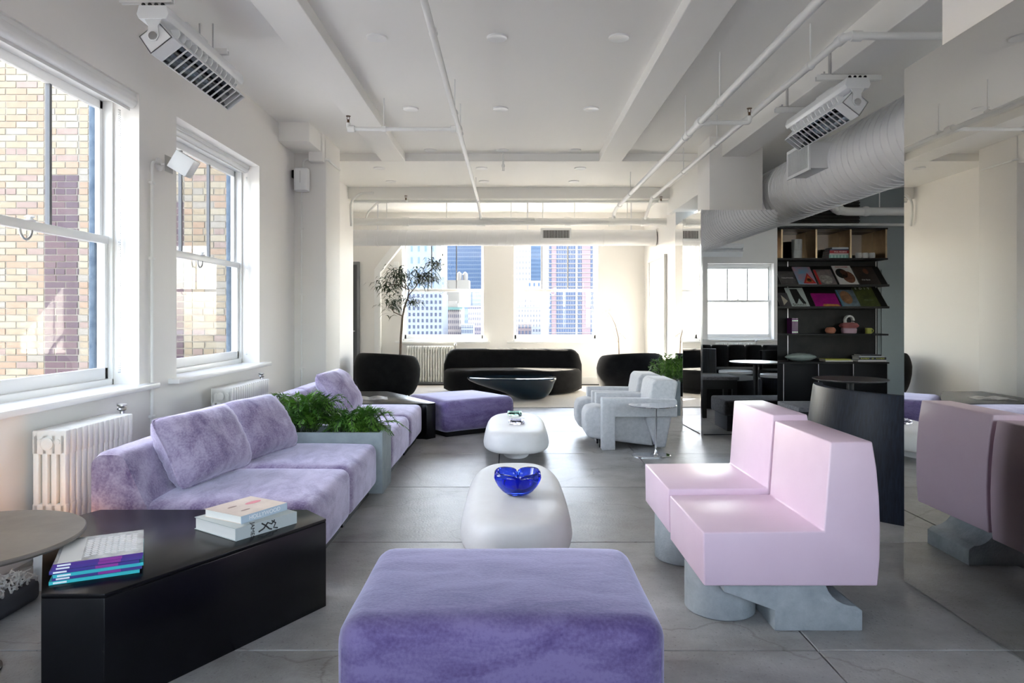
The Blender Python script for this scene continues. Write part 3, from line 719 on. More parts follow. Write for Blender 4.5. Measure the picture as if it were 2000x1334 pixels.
#%%PLANTER
def planter(name,label,x0,x1,y0,y1,z,t=.03):
    r = thing(name,label,'planter',((x0+x1)/2,(y0+y1)/2,0))
    MB().box(x0,x1,y0,y0+t,0,z).box(x0,x1,y1-t,y1,0,z).box(x0,x0+t,y0+t,y1-t,0,z).box(x1-t,x1,y0+t,y1-t,0,z).box(x0+t,x1-t,y0+t,y1-t,0,.03).build('trough', PLANTERM, r)
    MB().box(x0+t,x1-t,y0+t,y1-t,z-.10,z-.05).build('soil', SOIL, r)
    return r
planter('planter','grey cement planter trough between the lilac sofa modules',-2.12,-.955,5.175,5.555,.455)
planter('planter','grey cement planter beside the mirrored column',2.13,2.52,9.3,10.4,.46)
def fern(label, c, n, reach, rise, seed, sx=1, sy=1, droop=1.0):
    r = thing('fern', label, 'plant', c); rnd = random.Random(seed); mb = MB(); st = MB()
    for k in range(n):
        a = rnd.uniform(0,2*math.pi); L = reach*rnd.uniform(.5,1.15); up = rise*rnd.uniform(.5,1.2)
        bx, by = rnd.uniform(-.5,.5)*reach*.55*sx, rnd.uniform(-.5,.5)*reach*.3*sy
        dx, dy = math.cos(a)*sx, math.sin(a)*sy; pts = []
        m = 13
        for i in range(m+1):
            t = i/m; pts.append(Vector((bx+dx*L*t, by+dy*L*t*.8, up*math.sin(min(1,t*.95)*math.pi*.78*droop)*1.0 - .05*t*t*droop)))
        st.tube(pts, [.002]*m+[.0008], 3, cap=False)
        for i in range(2, m):
            p = pts[i]; tdir = (pts[i+1]-pts[i-1]).normalized(); side = tdir.cross(Vector((0,0,1)))
            if side.length < .01: side = Vector((1,0,0))
            side.normalize(); w = L*.24*math.sin(math.pi*min(1,(i/m)*.9+.12))
            for s_ in (-1,1):
                for q in range(2):
                    o = p+tdir*(L/m)*(q*.5)
                    tip = o + side*s_*w*rnd.uniform(.7,1.15) + tdir*w*.5 + Vector((0,0,rnd.uniform(-.018,.008)))
                    mid = (o+tip)/2; wv = tdir*.006+Vector((0,0,.002))
                    mb.add([o, mid+wv, tip, mid-wv],[(0,1,2,3)])
                    # secondary needles
                    for h in (.45,.75):
                        b = o.lerp(tip,h); t2 = b + tdir*w*.34 + side*s_*w*.1 + Vector((0,0,rnd.uniform(-.01,.01)))
                        mb.add([b, b.lerp(t2,.5)+side*.0035, t2, b.lerp(t2,.5)-side*.0035],[(0,1,2,3)])
    f1 = mb.build('fronds', FERN, r, world=False); f1['kind'] = 'stuff'
    f2 = st.build('stems', LEAF, r, world=False); f2['kind'] = 'stuff'
    return r
fern('bushy bright green fern at the left of the planter trough',(-1.62,5.37,.40),64,.36,.30,11,1.0,.62)
fern('low spreading green fern at the right of the planter trough',(-1.22,5.37,.40),60,.34,.19,12,1.0,.62,1.12)
fern('trailing green fern beside the mirrored column',(2.18,9.5,.41),36,.42,.34,13,.75,1.0,1.15)

#%%COFFEE TABLES
def plaster_table(label, cx, y0, y1, w):
    r = thing('coffee_table', label, 'table', (cx,(y0+y1)/2,0), group='white plaster coffee tables'); cy = (y0+y1)/2; b = (y1-y0)/2; a = w/2
    prof = [(.88,.092,2.6),(.955,.094,3),(.99,.105,3.2),(1.0,.128,3.3),(.985,.16,3.3),(.955,.20,3.3),(.915,.235,3.3),(.865,.258,3.2),(.80,.271,3.1),(.70,.278,3),(.45,.28,2.8),(.15,.28,2.6)]
    rings = []
    for k,z,n in prof:
        off = 1-k
        rings.append([(x,y,z) for x,y in superell(a*k, b-(a*off if k>.3 else b*off*.9), n, 72, cx, cy)])
    MB().loft(rings).build('body', STONEW, r, smooth=60)
    pb = [(.42,0),(.42,.05),(.38,.07),(.39,.10)]
    MB().loft([[(x,y,z) for x,y in superell(a*k, b*.62, 2.6, 48, cx, cy)] for k,z in pb]).build('pedestal', STONEW, r, smooth=40)
    return r
plaster_table('white plaster coffee table with the blue glass bowl',.035,3.42,5.05,.64)
plaster_table('white plaster coffee table holding two glass ashtrays',.06,6.17,7.66,.635)
# lobed blue bowl
def lobed_bowl():
    r = thing('glass_bowl','cobalt blue glass bowl with four folded lobes on the white table','bowl',(.045,4.06,.2815))
    seg = 96; outer=[]; inner=[]
    def rad(t, s): # four lobes, deeper folds towards the rim
        lobe = abs(math.sin(2*t))**.42
        return 1 - s*(.36*(1-lobe))
    prof = [(.035,0,0),(.062,.004,.0),(.09,.024,.15),(.118,.055,.45),(.140,.088,.8),(.150,.112,1.0),(.148,.130,1.05),(.138,.140,1.05),(.126,.138,1.0)]
    inn = [(.118,.126,1.0),(.112,.105,.95),(.098,.075,.6),(.07,.045,.3),(.04,.030,.05),(.01,.027,0)]
    rings = []
    for R,z,s in prof+inn:
        ring = []
        for k in range(seg):
            t = 2*math.pi*k/seg; lob = 1-abs(math.sin(2*t))**.42
            q = R*rad(t,s); ring.append((q*math.cos(t)*1.04, q*math.sin(t)*.96, z - s*lob*.026*(z/.14)))
        rings.append(ring)
    MB().loft(rings).build('bowl_body', BLUEG, r, smooth=True, world=False)
lobed_bowl()
def ashtray(label, x, y, mat, rr=.072):
    r = thing('glass_ashtray', label, 'ashtray', (x,y,.2815), group='round glass ashtrays')
    MB().lathe([(.002,0),(rr,0),(rr+.008,.012),(rr+.006,.03),(rr-.004,.036),(rr-.014,.032),(rr-.02,.014),(.002,.012)],(0,0,0),40).build('dish', mat, r, smooth=50, world=False)
    for k in range(3):
        t = k*2.09+.5; MB().tube([((rr-.02)*math.cos(t),(rr-.02)*math.sin(t),.037),((rr+.01)*math.cos(t),(rr+.01)*math.sin(t),.037)],.006,8).build('rest', mat, r, smooth=True, world=False)
ashtray('round green glass ashtray on the far white table',.05,7.35,GREENG)
ashtray('round pale violet glass ashtray on the far white table',.065,6.78,CLEARG)

#%%PINK BENCH
def pink_module(label, y0, y1, dz, dx, flip):
    r = thing('pink_seat', label, 'bench', (1.16+dx,(y0+y1)/2,0), group='pink resin bench seats')
    x = lambda v: v+dx
    prof = [(x(.80),.212+dz),(x(.797),.433+dz),(x(1.296),.437+dz),(x(1.322),.805+dz),(x(1.495),.808+dz),(x(1.513),.70+dz),(x(1.524),.58+dz),(x(1.529),.45+dz),(x(1.527),.33+dz),(x(1.518),.212+dz)]
    MB().prism(prof,'y',y0,y1).build('seat_shell', PINK, r, bevel=.007, bseg=3)
    zb = .212+dz
    yc = (y0+y1)/2
    MB().lathe([(.148,0),(.155,.006),(.155,zb)],(.955+dx,yc+(.0 if not flip else .03),0),48).build('base_drum', CONC, r, smooth=40)
    q = lambda v: v+dx
    foot = [(q(1.115),0),(q(1.115),.085),(q(.90),.165),(q(.90),zb),(q(1.33),zb)] + [(q(1.33+.125*(1-math.cos(t))), zb-(zb-.105)*math.sin(t)) for t in [math.pi/2*k/7 for k in range(1,8)]] + [(q(1.485),.085),(q(1.485),0)]
    yy = (y0+.06,y0+.34) if not flip else (y0+.20,y1-.04)
    MB().prism(foot,'y',*yy).build('base_foot', CONC, r, bevel=.004)
    return r
pink_module('pale pink resin bench seat nearest the camera on a concrete base',2.85,3.45,0,0,False)
pink_module('pale pink resin bench seat farther from the camera',3.475,4.08,.024,0.0,True)

#%%GREY ARMCHAIRS
def grey_chair(label, x0, yc):
    r = thing('armchair', label, 'armchair', (x0+.45,yc,0), group='pale grey wool armchairs')
    W = .60; hw = W/2; t = .115
    X = lambda v: v-.45
    kw = dict(world=False)
    seat = [(.06,.10),(.015,.13),(.0,.20),(.0,.34),(.03,.40),(.12,.42),(.66,.335),(.70,.02)]
    MB().prism([(X(a),b) for a,b in seat],'y',-hw+t+.004,hw-t-.004).build('seat', GREYF, r, bevel=.03, bseg=4, **kw)
    back = [(.60,.30),(.665,.665),(.70,.70),(.90,.695),(.925,.665),(.80,.02),(.705,.02)]
    MB().prism([(X(a),b) for a,b in back],'y',-hw+t*.35,hw-t*.35).build('backrest', GREYF, r, bevel=.025, bseg=4, **kw)
    for s in (-1,1):
        arm = [(.155,0),(.29,0),(.29,.33),(.905,.33),(.905,.49),(.89,.51),(.155,.52)]
        y = s*(hw-t/2)
        MB().prism([(X(a),b) for a,b in arm],'y',y-t/2,y+t/2).build('arm', GREYF, r, bevel=.02, bseg=3, **kw)
    for s in (-1,1): MB().box(X(.15),X(.19),s*(hw-.19)-.02,s*(hw-.19)+.02,0,.12).build('front_foot', BLACKM, r, **kw)
    return r
grey_chair('pale grey wool armchair beside the small chrome table',.755,7.15)
grey_chair('pale grey wool armchair farther back toward the black chair',.735,7.79)
ct = thing('drink_table','small chrome drink table in front of the grey armchair','table',(1.375,6.59,0))
MB().lathe([(.01,.474),(.215,.476),(.226,.482),(.226,.486),(.215,.485),(.01,.484)],(1.36,6.59,0),48).build('table_top', CHROME, ct, smooth=30)
MB().lathe([(.03,.008),(.014,.03),(.011,.08),(.011,.40),(.013,.46),(.04,.475)],(1.39,6.59,0),16).build('stem', CHROME, ct, smooth=True)
MB().loft([[(x,y,z) for x,y in superell(.185*k,.11*k,2.6,40,1.345,6.59)] for k,z in ((1,0),(1,.008),(.96,.013),(.2,.014))]).build('base', CHROME, ct, smooth=30)

#%%FAR SEATING
tag(MB().box(-2.35,2.08,10.08,13.3,0,.012).build('area_rug', RUG), 'pale rug under the black sofa and armchairs', 'rug')
def curved_sofa():
    r = thing('curved_sofa','long curved black velvet sofa under the far windows','sofa',(.02,12.3,.012))
    c = (.05, 8.9); Rm = 3.62
    def pt(a, rr): return (c[0]+rr*math.sin(a), c[1]+rr*math.cos(a))
    A = .345; n = 40
    # back: rounded section swept along the arc, ends rounded off
    rings = []
    for i in range(n+1):
        a = -A+2*A*i/n; e = min(i,n-i)/n*2*A*Rm; k = 1 if e > .22 else math.sqrt(max(.02,1-((.22-e)/.22)**2))
        h = .74; ring = []
        for q in superell(.17*k, h/2*(.55+.45*k), 3.2, 28):
            x,y = pt(a, Rm+q[0]); ring.append((x,y,.03+h/2*(.6+.4*k)+q[1]*.97 if k<1 else .03+h/2+q[1]*.97))
        rings.append(ring)
    MB().loft(rings).build('backrest', BLACKV, r, smooth=70)
    # seat: kidney block
    outer = [pt(-A*1.02+2*A*1.02*i/n, Rm-.10) for i in range(n+1)]
    inner = []
    for i in range(n+1):
        t = 1-i/n; a = -A*1.03+2*A*1.03*t
        e = min(t,1-t)*2; rr = .20+.68*min(1,e*3.2)**.5 + .10*(t-.5)
        inner.append(pt(a, Rm-rr))
    poly = outer+inner; cx_ = sum(p[0] for p in poly)/len(poly); cy_ = sum(p[1] for p in poly)/len(poly)
    prof = [(.93,.03),(.985,.06),(1.0,.12),(1.0,.32),(.99,.375),(.96,.41),(.90,.425),(.5,.435),(.05,.44)]
    MB().loft([[(cx_+(x-cx_)*k, cy_+(y-cy_)*k, z) for x,y in poly] for k,z in prof]).build('seat', BLACKV, r, smooth=60)
    MB().loft([[(cx_+(x-cx_)*.85, cy_+(y-cy_)*.85, z) for x,y in poly] for z in (.013,.04)]).build('plinth', BLACKM, r)
    return r
curved_sofa()
def tub_chair(label, x, y, rz):
    r = thing('tub_chair', label, 'armchair', (x,y,.012), rz, 'round black velvet armchairs'); kw = dict(world=False)
    # shell open towards local +Y
    n = 36; rings = []
    for i in range(n+1):
        t = -1+2*i/n; a = -math.pi/2 + t*2.12; e = 1-abs(t)
        k = math.sqrt(max(.03,1-(max(0,.16-e)/.16)**2)); ring = []
        hgt = .68*(.90+.10*math.cos(t*1.6)); zc = .07+hgt/2
        for q in superell(.095*(.5+.5*k), hgt/2*(.6+.4*k), 3.0, 28):
            v_ = q[1]/hgt+.5; taper = .84+.16*math.sin(min(1,v_*1.5)*math.pi/2)-.05*max(0,v_-.7)/.3
            rr = (.41+q[0])*taper; ring.append((rr*1.12*math.cos(a), rr*math.sin(a), zc+q[1]))
        rings.append(ring)
    MB().loft(rings).build('shell', BLACKV, r, smooth=80, **kw)
    MB().loft([[(x_,y_,z) for x_,y_ in superell(.37*k,.36*k,2.6,40,0,.05)] for k,z in ((.82,.10),(.95,.14),(1,.22),(1,.34),(.95,.385),(.85,.405),(.1,.41))]).build('seat', BLACKV, r, smooth=60, **kw)
    for sx,sy in ((-.2,-.2),(.2,-.2),(-.2,.25),(.2,.25)):
        MB().tube([(sx,sy,.12),(sx*1.1,sy*1.1,0)],[.02,.012],10).build('leg', BLACKM, r, smooth=True, **kw)
    return r
tub_chair('round black velvet armchair at the left below the tall plant',-1.97,11.15,-.55)
tub_chair('round black velvet armchair at the right below the framed picture',1.95,11.2,.35)
def blob_table():
    r = thing('resin_table','glossy petrol blue sculpted low table before the black sofa','table',(.03,11.1,.012))
    rings = []
    for z,cx_,a,b,n in [(0,.30,.16,.12,2.2),(.02,.30,.23,.17,2.2),(.07,.28,.31,.22,2.3),(.13,.22,.41,.27,2.4),(.19,.13,.53,.31,2.5),(.25,.05,.63,.345,2.6),(.30,.01,.695,.37,2.7),(.335,0,.72,.385,2.7),(.352,0,.715,.382,2.7),(.358,0,.68,.36,2.7),(.352,0,.5,.26,2.6),(.352,0,.05,.03,2.2)]:
        rings.append([(x,y*(1+.10*math.sin(3*x)),z) for x,y in superell(a,b,n,56,cx_,0)])
    MB().loft(rings).build('body', RESIN, r, smooth=60, world=False)
blob_table()

#%%RADIATORS
def radiator(label, x0, y0, n, axis='y', pitch=.051, h=.66, dep=.19, z0=.06):
    r = thing('radiator', label, 'radiator', (x0,y0,0), 0 if axis=='y' else -R90, 'cream cast iron radiators'); kw = dict(world=False)
    def sec(w=.040):
        mb = MB(); y = -w/2
        for k in range(4):
            xc = dep*(k+.5)/4; mb.box(xc-.016,xc+.016,y,y+w,z0+.02,z0+h-.02)
        mb.box(.004,dep-.004,y,y+w,z0+h-.13,z0+h).box(.004,dep-.004,y,y+w,z0,z0+.09).box(.004,dep-.004,y,y+w,z0+.22,z0+.27)
        return mb
    p = None
    for k in range(n):
        if p is None:
            p = sec().build('section', IRON, r, bevel=.008, bseg=2, **kw); p.location = (0,pitch*(k+.5),0)
        else: inst(p, (0,pitch*(k+.5),0))
    for xx in (.05,dep-.05):
        MB().tube([(xx,.0,z0+h-.06),(xx,n*pitch,z0+h-.06)],.016,8).build('nipple', IRON, r, smooth=True, **kw)
    for yy in (pitch*.5,(n-.5)*pitch):
        MB().tube([(dep*.5-.06,yy,z0+.05),(dep*.5-.07,yy,0)],[.018,.026],8).tube([(dep*.5+.06,yy,z0+.05),(dep*.5+.07,yy,0)],[.018,.026],8).build('foot', IRON, r, smooth=True, **kw)
    MB().lathe([(.034,0),(.034,.008),(.026,.012),(.02,.012)],(0,0,0),20).build('end_cap', IRON, r, smooth=40, **kw).matrix_local = basis((dep*.45,pitch*.5-.02,z0+h-.07),(1,0,0),(0,0,1))
    v = MB().tube([(dep*.5,n*pitch+.01,z0+h-.1),(dep*.5,n*pitch+.035,z0+h-.1),(dep*.5,n*pitch+.035,z0+h+.02)],.013,8).lathe([(.014,0),(.03,.01),(.026,.02),(.012,.026),(.028,.034),(.028,.044),(.01,.048)],(dep*.5,n*pitch+.035,z0+h+.01),12)
    v.build('valve', STEEL, r, smooth=50, **kw)
    return r
radiator('cream cast iron radiator under the nearest left window',-2.54,3.66,13)
radiator('cream cast iron radiator behind the lilac pillows under the second window',-2.54,5.85,18)
rr_ = radiator('cream cast iron radiator under the far window behind the black sofa',-2.02,YF-.06,18,axis='x',h=.70)

#%%OVERHEAD
def heater(label, loc, rz, side, group='white infrared ceiling heaters', L=1.24):
    """long axis local Y (near end at y=0); grille faces down and towards local side*X"""
    r = thing('infrared_heater', label, 'heater', loc, rz, group); kw = dict(world=False); S = side
    MX = lambda pts: [(S*p[0],p[1]) for p in pts]
    hs_ = MB().prism(MX([(-.085,.0),(.085,.0),(.10,.03),(.085,.085),(-.085,.085),(-.10,.03)]),'y',-.02,L+.02).build('housing', TINT_BOX, r, bevel=.004, **kw)
    MB().box(-.06,.07,L*.25,L*.52,.085,.115).box(-.04,.05,L*.60,L*.92,.085,.105).build('control_box', TINT_BOX, hs_, bevel=.004, **kw)
    MB().prism(MX([(.094,.048),(.098,.035),(.095,.03),(.090,.045)]),'y',L*.45,L*.66).build('vent_slot', JOINT_AND_SHADE, hs_, **kw)
    for k in range(4): MB().sphere((-.06+.04*k,-.01,.09),.013,8).build('bolt', BLACKM, hs_, smooth=True, **kw)
    tl = math.radians(38); c, s = math.cos(tl), math.sin(tl)
    def T(p): return (S*(p[0]*c - p[1]*s*1.0 + .01), p[0]*s + p[1]*c - .112)
    # trough: local u across the opening, v depth (v=-.055 is the opening)
    o4, i4 = [(-.085,-.06),(.085,-.06),(.075,.07),(-.075,.07)], [(-.080,-.061),(.080,-.061),(.070,.065),(-.070,.065)]
    bx = MB()
    for a_,b_ in ((0,3),(3,2),(2,1)): bx.prism([T(o4[a_]),T(o4[b_]),T(i4[b_]),T(i4[a_])],'y',0,L)
    for y in (0,L-.006): bx.prism([T(p) for p in o4],'y',y,y+.006)
    bx.prism([T(p) for p in [(-.085,-.06),(.085,-.06),(.085,-.054),(-.085,-.054)]],'y',0,.13)
    box = bx.build('reflector_box', TINT_BOX, r, **kw)
    MB().prism([T(p) for p in [(-.068,.055),(.068,.055),(.068,.060),(-.068,.060)]],'y',.01,L-.01).build('reflector', M('heater_reflector_sky_tint',(.12,.15,.2),.1,1), box, **kw)  # blue-grey puts the dim sky reflection into the metal colour
    e0 = T((0,.02)); MB().tube([(e0[0],.05,e0[1]),(e0[0],L-.05,e0[1])],.014,10).build('element', M('heater_element',(.05,.06,.08),.3), box, smooth=True, **kw)
    for sg in (-1,1):
        MB().prism([T(p) for p in [(sg*.079,-.05),(sg*.069,.05),(sg*.066,.05),(sg*.076,-.05)]],'y',.13,L-.01).build('inner_plate', M('heater_inner',(.03,.035,.045),.25,.6), box, **kw)
    nl = 13; pitch = (L-.136)/nl
    for k in range(nl+1):
        y = .13+pitch*k
        MB().prism([T(p) for p in [(-.082,-.063),(.082,-.063),(.081,-.054),(-.081,-.054)]],'y',y-.0035,y+.0035).build('louver', TINT_BOX, box, **kw)
    for k in range(12):
        y = .15+k*(L-.2)/12
        MB().prism(MX([(.03,.0),(.085,.0),(.09,-.025),(.075,-.055),(.05,-.06)]),'y',y,y+.010).build('fin', TINT_BOX, r, **kw)
    for y in (-.012,L+.004):
        br = MB().prism(MX([(-.06,.01),(.06,.01),(.03,-.04),(.036,-.10),(.02,-.132),(-.02,-.132),(-.036,-.10),(-.03,-.04)]),'y',y,y+.008).build('end_bracket', TINT_BOX, r, bevel=.002, **kw)
        w = MB().lathe([(.026,0),(.026,.006),(.01,.008)],(0,0,0),14).build('pivot', STEEL, br, smooth=40, **kw); w.matrix_local = basis((0,y-.001,-.104),(1,0,0),(0,0,1))
    return r
heater('white infrared heater hung over the first left window',(-2.22,4.31,3.175),0,1,L=1.18)
heater('white infrared heater hung from the beam on the right',(2.72,5.42,3.112),0,-1,L=1.14)
heater('white infrared heater above the reflected window behind the camera',(4.2,-.7,2.95),-R90,1)
# struts carrying the heaters
def strut(label, x0,x1,y,z, bracket_x=None):
    r = thing('mounting_strut', label, 'bracket', ((x0+x1)/2,y,z), group='steel struts carrying the heaters')
    MB().box(x0,x1,y-.02,y+.02,z,z+.012).box(x0,x1,y-.02,y-.012,z-.03,z).box(x0,x1,y+.012,y+.02,z-.03,z).build('channel', PIPEW, r)
    if bracket_x is not None:
        MB().box(bracket_x-.008,bracket_x,y-.02,y+.02,z+.02,z+.20).box(bracket_x-.08,bracket_x,y-.02,y+.02,z+.012,z+.02).build('angle_bracket', STEEL, r)
        MB().tube([(bracket_x-.05,y,z-.02),(bracket_x-.05,y,z+.04)],.008,8).build('bolt', STEEL, r, smooth=True)
    else:
        MB().tube([((x0+x1)/2-.05,y,z),((x0+x1)/2-.05,y,ZC)],.006,8).tube([((x0+x1)/2+.05,y,z),((x0+x1)/2+.05,y,ZC)],.006,8).build('hanger_rod', STEEL, r, smooth=True)
strut('steel strut on the beam holding the near end of the right heater',2.47,2.99,5.58,3.262,2.586)
strut('steel strut on the beam holding the far end of the right heater',2.47,2.99,6.44,3.262,2.586)
strut('steel strut on the ceiling holding the near end of the left heater',-2.45,-2.12,4.35,3.325)
strut('steel strut on the ceiling holding the far end of the left heater',-2.45,-2.12,5.2,3.325)

def bend(pts, r=.06, n=5):
    """polyline with rounded corners"""
    P = [Vector(p) for p in pts]; out = [P[0]]
    for i in range(1,len(P)-1):
        a = (P[i-1]-P[i]).normalized(); b = (P[i+1]-P[i]).normalized(); p0 = P[i]+a*r; p1 = P[i]+b*r
        for k in range(n+1):
            t = k/n; out.append((1-t)**2*p0 + 2*t*(1-t)*P[i] + t*t*p1)
    out.append(P[-1]); return out
def ring_fit(c, axis, r, L):
    c = Vector(c); a = Vector(axis); return [c-a*L/2, c+a*L/2], r
def sprinkler(parent, p, up=1):
    x,y,z = p
    MB().tube([(x,y,z),(x,y,z+up*.035)],.012,8).tube([(x-.012,y,z+up*.035),(x-.012,y,z+up*.065)],.003,6).tube([(x+.012,y,z+up*.035),(x+.012,y,z+up*.065)],.003,6).lathe([(.004,0),(.024,.002),(.024,.006),(.004,.008)],(x,y,z+up*.065),12).build('sprinkler_head', M('bronze_head',(.16,.09,.05),.4,.8), parent, smooth=40)
def pipe_run(name, label, pts, r, rods=(), fits=(), branches=(), heads=(), elbow=.05, rodtop=None):
    t = thing(name, label, 'pipe', pts[0], group='white sprinkler pipes')
    MB().tube(bend(pts, elbow), r, 14).build('run', PIPEW, t, smooth=40)
    for c,ax,rr,L in fits: MB().tube(*[ring_fit(c,ax,rr,L)[0], rr], 14).build('fitting', PIPEW, t, smooth=40)
    for (x,y,z0,z1) in rods:
        MB().tube([(x,y,z0),(x,y,z1)],.006,8).build('hanger_rod', PIPEW, t, smooth=True)
        MB().tube([(x,y-.014,z0),(x,y+.014,z0)],r+.008,14).build('hanger_ring', PIPEW, t, smooth=40)
    for b in branches: MB().tube(bend(b[0],.03), b[1], 12).build('branch', PIPEW, t, smooth=40)
    for h_ in heads: sprinkler(t, h_[:3], h_[3])
    return t
X1,Z1 = -.513,3.22; X2,Z2 = 1.745,3.11; X3,Z3 = 2.26,3.215
pipe_run('sprinkler_pipe','long white sprinkler pipe left of centre below the ceiling',[(X1,YB,Z1),(X1,11.15,Z1-.02),(X1+.02,11.75,2.98),(X1+.02,11.9,2.95)],.024,
    rods=[(X1,3.2,Z1,ZC),(X1,6.42,Z1,ZC),(X1,7.15,Z1,ZC),(X1,10.4,Z1,ZS)],
    fits=[((X1,6.97,Z1),(0,1,0),.034,.10),((X1,4.6,Z1),(0,1,0),.03,.06),((X1,8.2,Z1),(0,1,0),.03,.06),((X1,11.1,Z1-.02),(0,1,0),.034,.08),((X1-.06,6.97,Z1),(1,0,0),.032,.05),((-1.60,6.97,Z1),(1,0,0),.034,.07)],
    branches=[([(X1,6.97,Z1),(-1.63,6.97,Z1),(-1.63,6.97,Z1+.06)],.021)],heads=[(-1.63,6.97,Z1+.06,1)])
MB_rod = thing('pipe_hanger','thin hanger rod carrying the left sprinkler branch','hanger',(-1.27,6.97,Z1))
MB().tube([(-1.27,6.97,Z1),(-1.27,6.97,ZC)],.006,8).build('rod', PIPEW, MB_rod, smooth=True)
MB().tube([(-1.29,6.97,Z1),(-1.25,6.97,Z1)],.03,12).build('clamp', PIPEW, MB_rod, smooth=40)
pipe_run('sprinkler_pipe','long white sprinkler pipe right of centre over the armchairs',[(X2,YB,Z2),(X2,11.3,Z2),(X2,11.62,3.05),(X2,11.62,2.98)],.03,
    rods=[(X2,3.4,Z2,ZC),(X2,5.75,Z2,ZC),(X2,6.88,Z2,ZC),(X2,10.0,Z2,ZS)],
    fits=[((X2,6.35,Z2),(0,1,0),.042,.12),((X2,6.75,Z2),(0,1,0),.038,.07),((X2,11.0,Z2),(0,1,0),.04,.08),((X2+.06,6.35,Z2),(1,0,0),.034,.05)],
    branches=[([(X2,6.35,Z2),(2.20,6.35,Z2),(2.20,6.35,Z2+.06)],.022)],heads=[(2.20,6.35,Z2+.06,1)])
pipe_run('sprinkler_pipe','thin white sprinkler pipe beside the deep beam on the right',[(3.02,4.655,ZC),(3.02,4.655,Z3),(X3,4.655,Z3),(X3,11.0,Z3),(X3,11.55,2.98)],.026,
    rods=[(X3,5.2,Z3,ZC),(X3,7.55,Z3,ZC),(X3,9.0,Z3,ZC)],
    fits=[((X3,4.72,Z3),(0,1,0),.036,.07),((X3+.07,4.655,Z3),(1,0,0),.036,.07),((X3,7.6,Z3),(0,1,0),.033,.06),((X3,10.9,Z3),(0,1,0),.036,.07)])
# main along the far bay
mp_ = pipe_run('main_pipe','thick white water main across the far bay',[(-3.55,11.78,2.95),(3.4,11.78,2.95)],.062,elbow=.01,
    fits=[((X1+.02,11.78,2.95),(1,0,0),.075,.14),((X2,11.78,2.95),(1,0,0),.075,.12),((.98,11.78,2.95),(1,0,0),.075,.1),((-1.77,11.78,2.95),(1,0,0),.075,.1),((2.3,11.78,2.95),(1,0,0),.075,.12)],
    rods=[],branches=[([(X1+.02,11.7,2.985),(.42,11.70,2.985)],.025)],heads=[])
for x in (-2.1,-1.08,.02,.56,1.1,2.0): MB().tube([(x,11.78,2.95),(x,11.78,ZB)],.007,8).build('hanger_rod', PIPEW, mp_, smooth=True)
bp_ = pipe_run('sprinkler_branch','thin white sprinkler branch under the cross beam',[(-2.56,11.3,3.215),(2.62,11.3,3.215)],.02,elbow=.01,heads=[(-1.68,11.16,3.215,1),(2.44,11.16,3.20,1)],
    branches=[([(-1.68,11.3,3.215),(-1.68,11.16,3.215)],.018),([(2.44,11.3,3.215),(2.44,11.16,3.2)],.018)],fits=[((X1,11.3,3.215),(1,0,0),.03,.07)])
# pendant sprinkler
ps = thing('pendant_sprinkler','small white pendant sprinkler below the ceiling soffit','sprinkler',(-.09,9.28,3.3))
MB().tube([(-.09,9.26,ZC),(-.09,9.26,3.36)],.012,8).lathe([(.02,0),(.024,.02),(.02,.04)],(-.09,9.26,3.33),12).build('drop', PIPEW, ps, smooth=True)
MB().tube([(-.10,9.26,3.33),(-.10,9.26,3.29)],.003,6).tube([(-.08,9.26,3.33),(-.08,9.26,3.29)],.003,6).lathe([(.004,0),(.022,.002),(.004,.006)],(-.09,9.26,3.285),10).build('deflector', STEEL, ps)
# ducts
def spiral(P0, P1, R, pitch, rr, seg=26):
    P0,P1 = Vector(P0),Vector(P1); ax = (P1-P0).normalized(); u = ax.cross(Vector((0,0,1))).normalized(); v = u.cross(ax)
    L = (P1-P0).length; turns = L/pitch; n = int(turns*seg); return [P0+ax*L*i/n + R*(math.cos(2*math.pi*turns*i/n)*u+math.sin(2*math.pi*turns*i/n)*v) for i in range(n+1)]
sd = thing('spiral_duct','big white spiral air duct running over the lounge on the right','duct',(3.5,6,2.88))
MB().tube([(3.5,YB,2.88),(3.5,10.6,2.88)],.355,48,cap=False).build('duct_tube', DUCTW, sd, smooth=True)
MB().tube(spiral((3.5,YB+.02,2.88),(3.5,10.6,2.88),.357,.115,0),.0055,5,cap=False).build('spiral_seam', DUCTW, sd, smooth=True)['kind'] = 'stuff'
MB().box(2.97,3.42,6.85,7.36,2.80,3.06).build('outlet_box', DUCTW, sd, bevel=.004)
g = MB().box(2.955,2.972,6.83,7.38,2.78,2.81).box(2.955,2.972,6.83,7.38,3.05,3.08).box(2.955,2.972,6.83,6.86,2.81,3.05).box(2.955,2.972,7.35,7.38,2.81,3.05)
g.build('grille_frame', TINT_BOX, sd)
MB().box(2.966,2.97,6.86,7.35,2.81,3.05).build('grille_shade_plate', JOINT_AND_SHADE, sd)  # dark sheet painted as the shade behind the blades, no real opening
for k in range(20): MB().box(2.956,2.966,6.87+k*.0243,6.877+k*.0243,2.81,3.05).build('grille_blade', TINT_BOX, sd)
fd = thing('round_duct','white round air duct across the far windows','duct',(0,12.55,2.765))
MB().tube([(-3.55,12.55,2.765),(XR-.02,12.55,2.765)],.145,32,cap=False).build('duct_tube', DUCTW, fd, smooth=True)
MB().tube(spiral((-3.55,12.55,2.765),(.3,12.55,2.765),.147,.14,0,20),.004,5,cap=False).build('spiral_seam', DUCTW, fd, smooth=True)['kind'] = 'stuff'
for x in (-2.4,.2,.35,1.7): MB().tube([(x-.012,12.55,2.765),(x+.012,12.55,2.765)],.152,32).build('collar', DUCTW, fd, smooth=30)
for x in (-2.4,.32,2.2): MB().box(x-.01,x+.01,12.54,12.56,2.9,ZB).build('hanger_strap', DUCTW, fd)
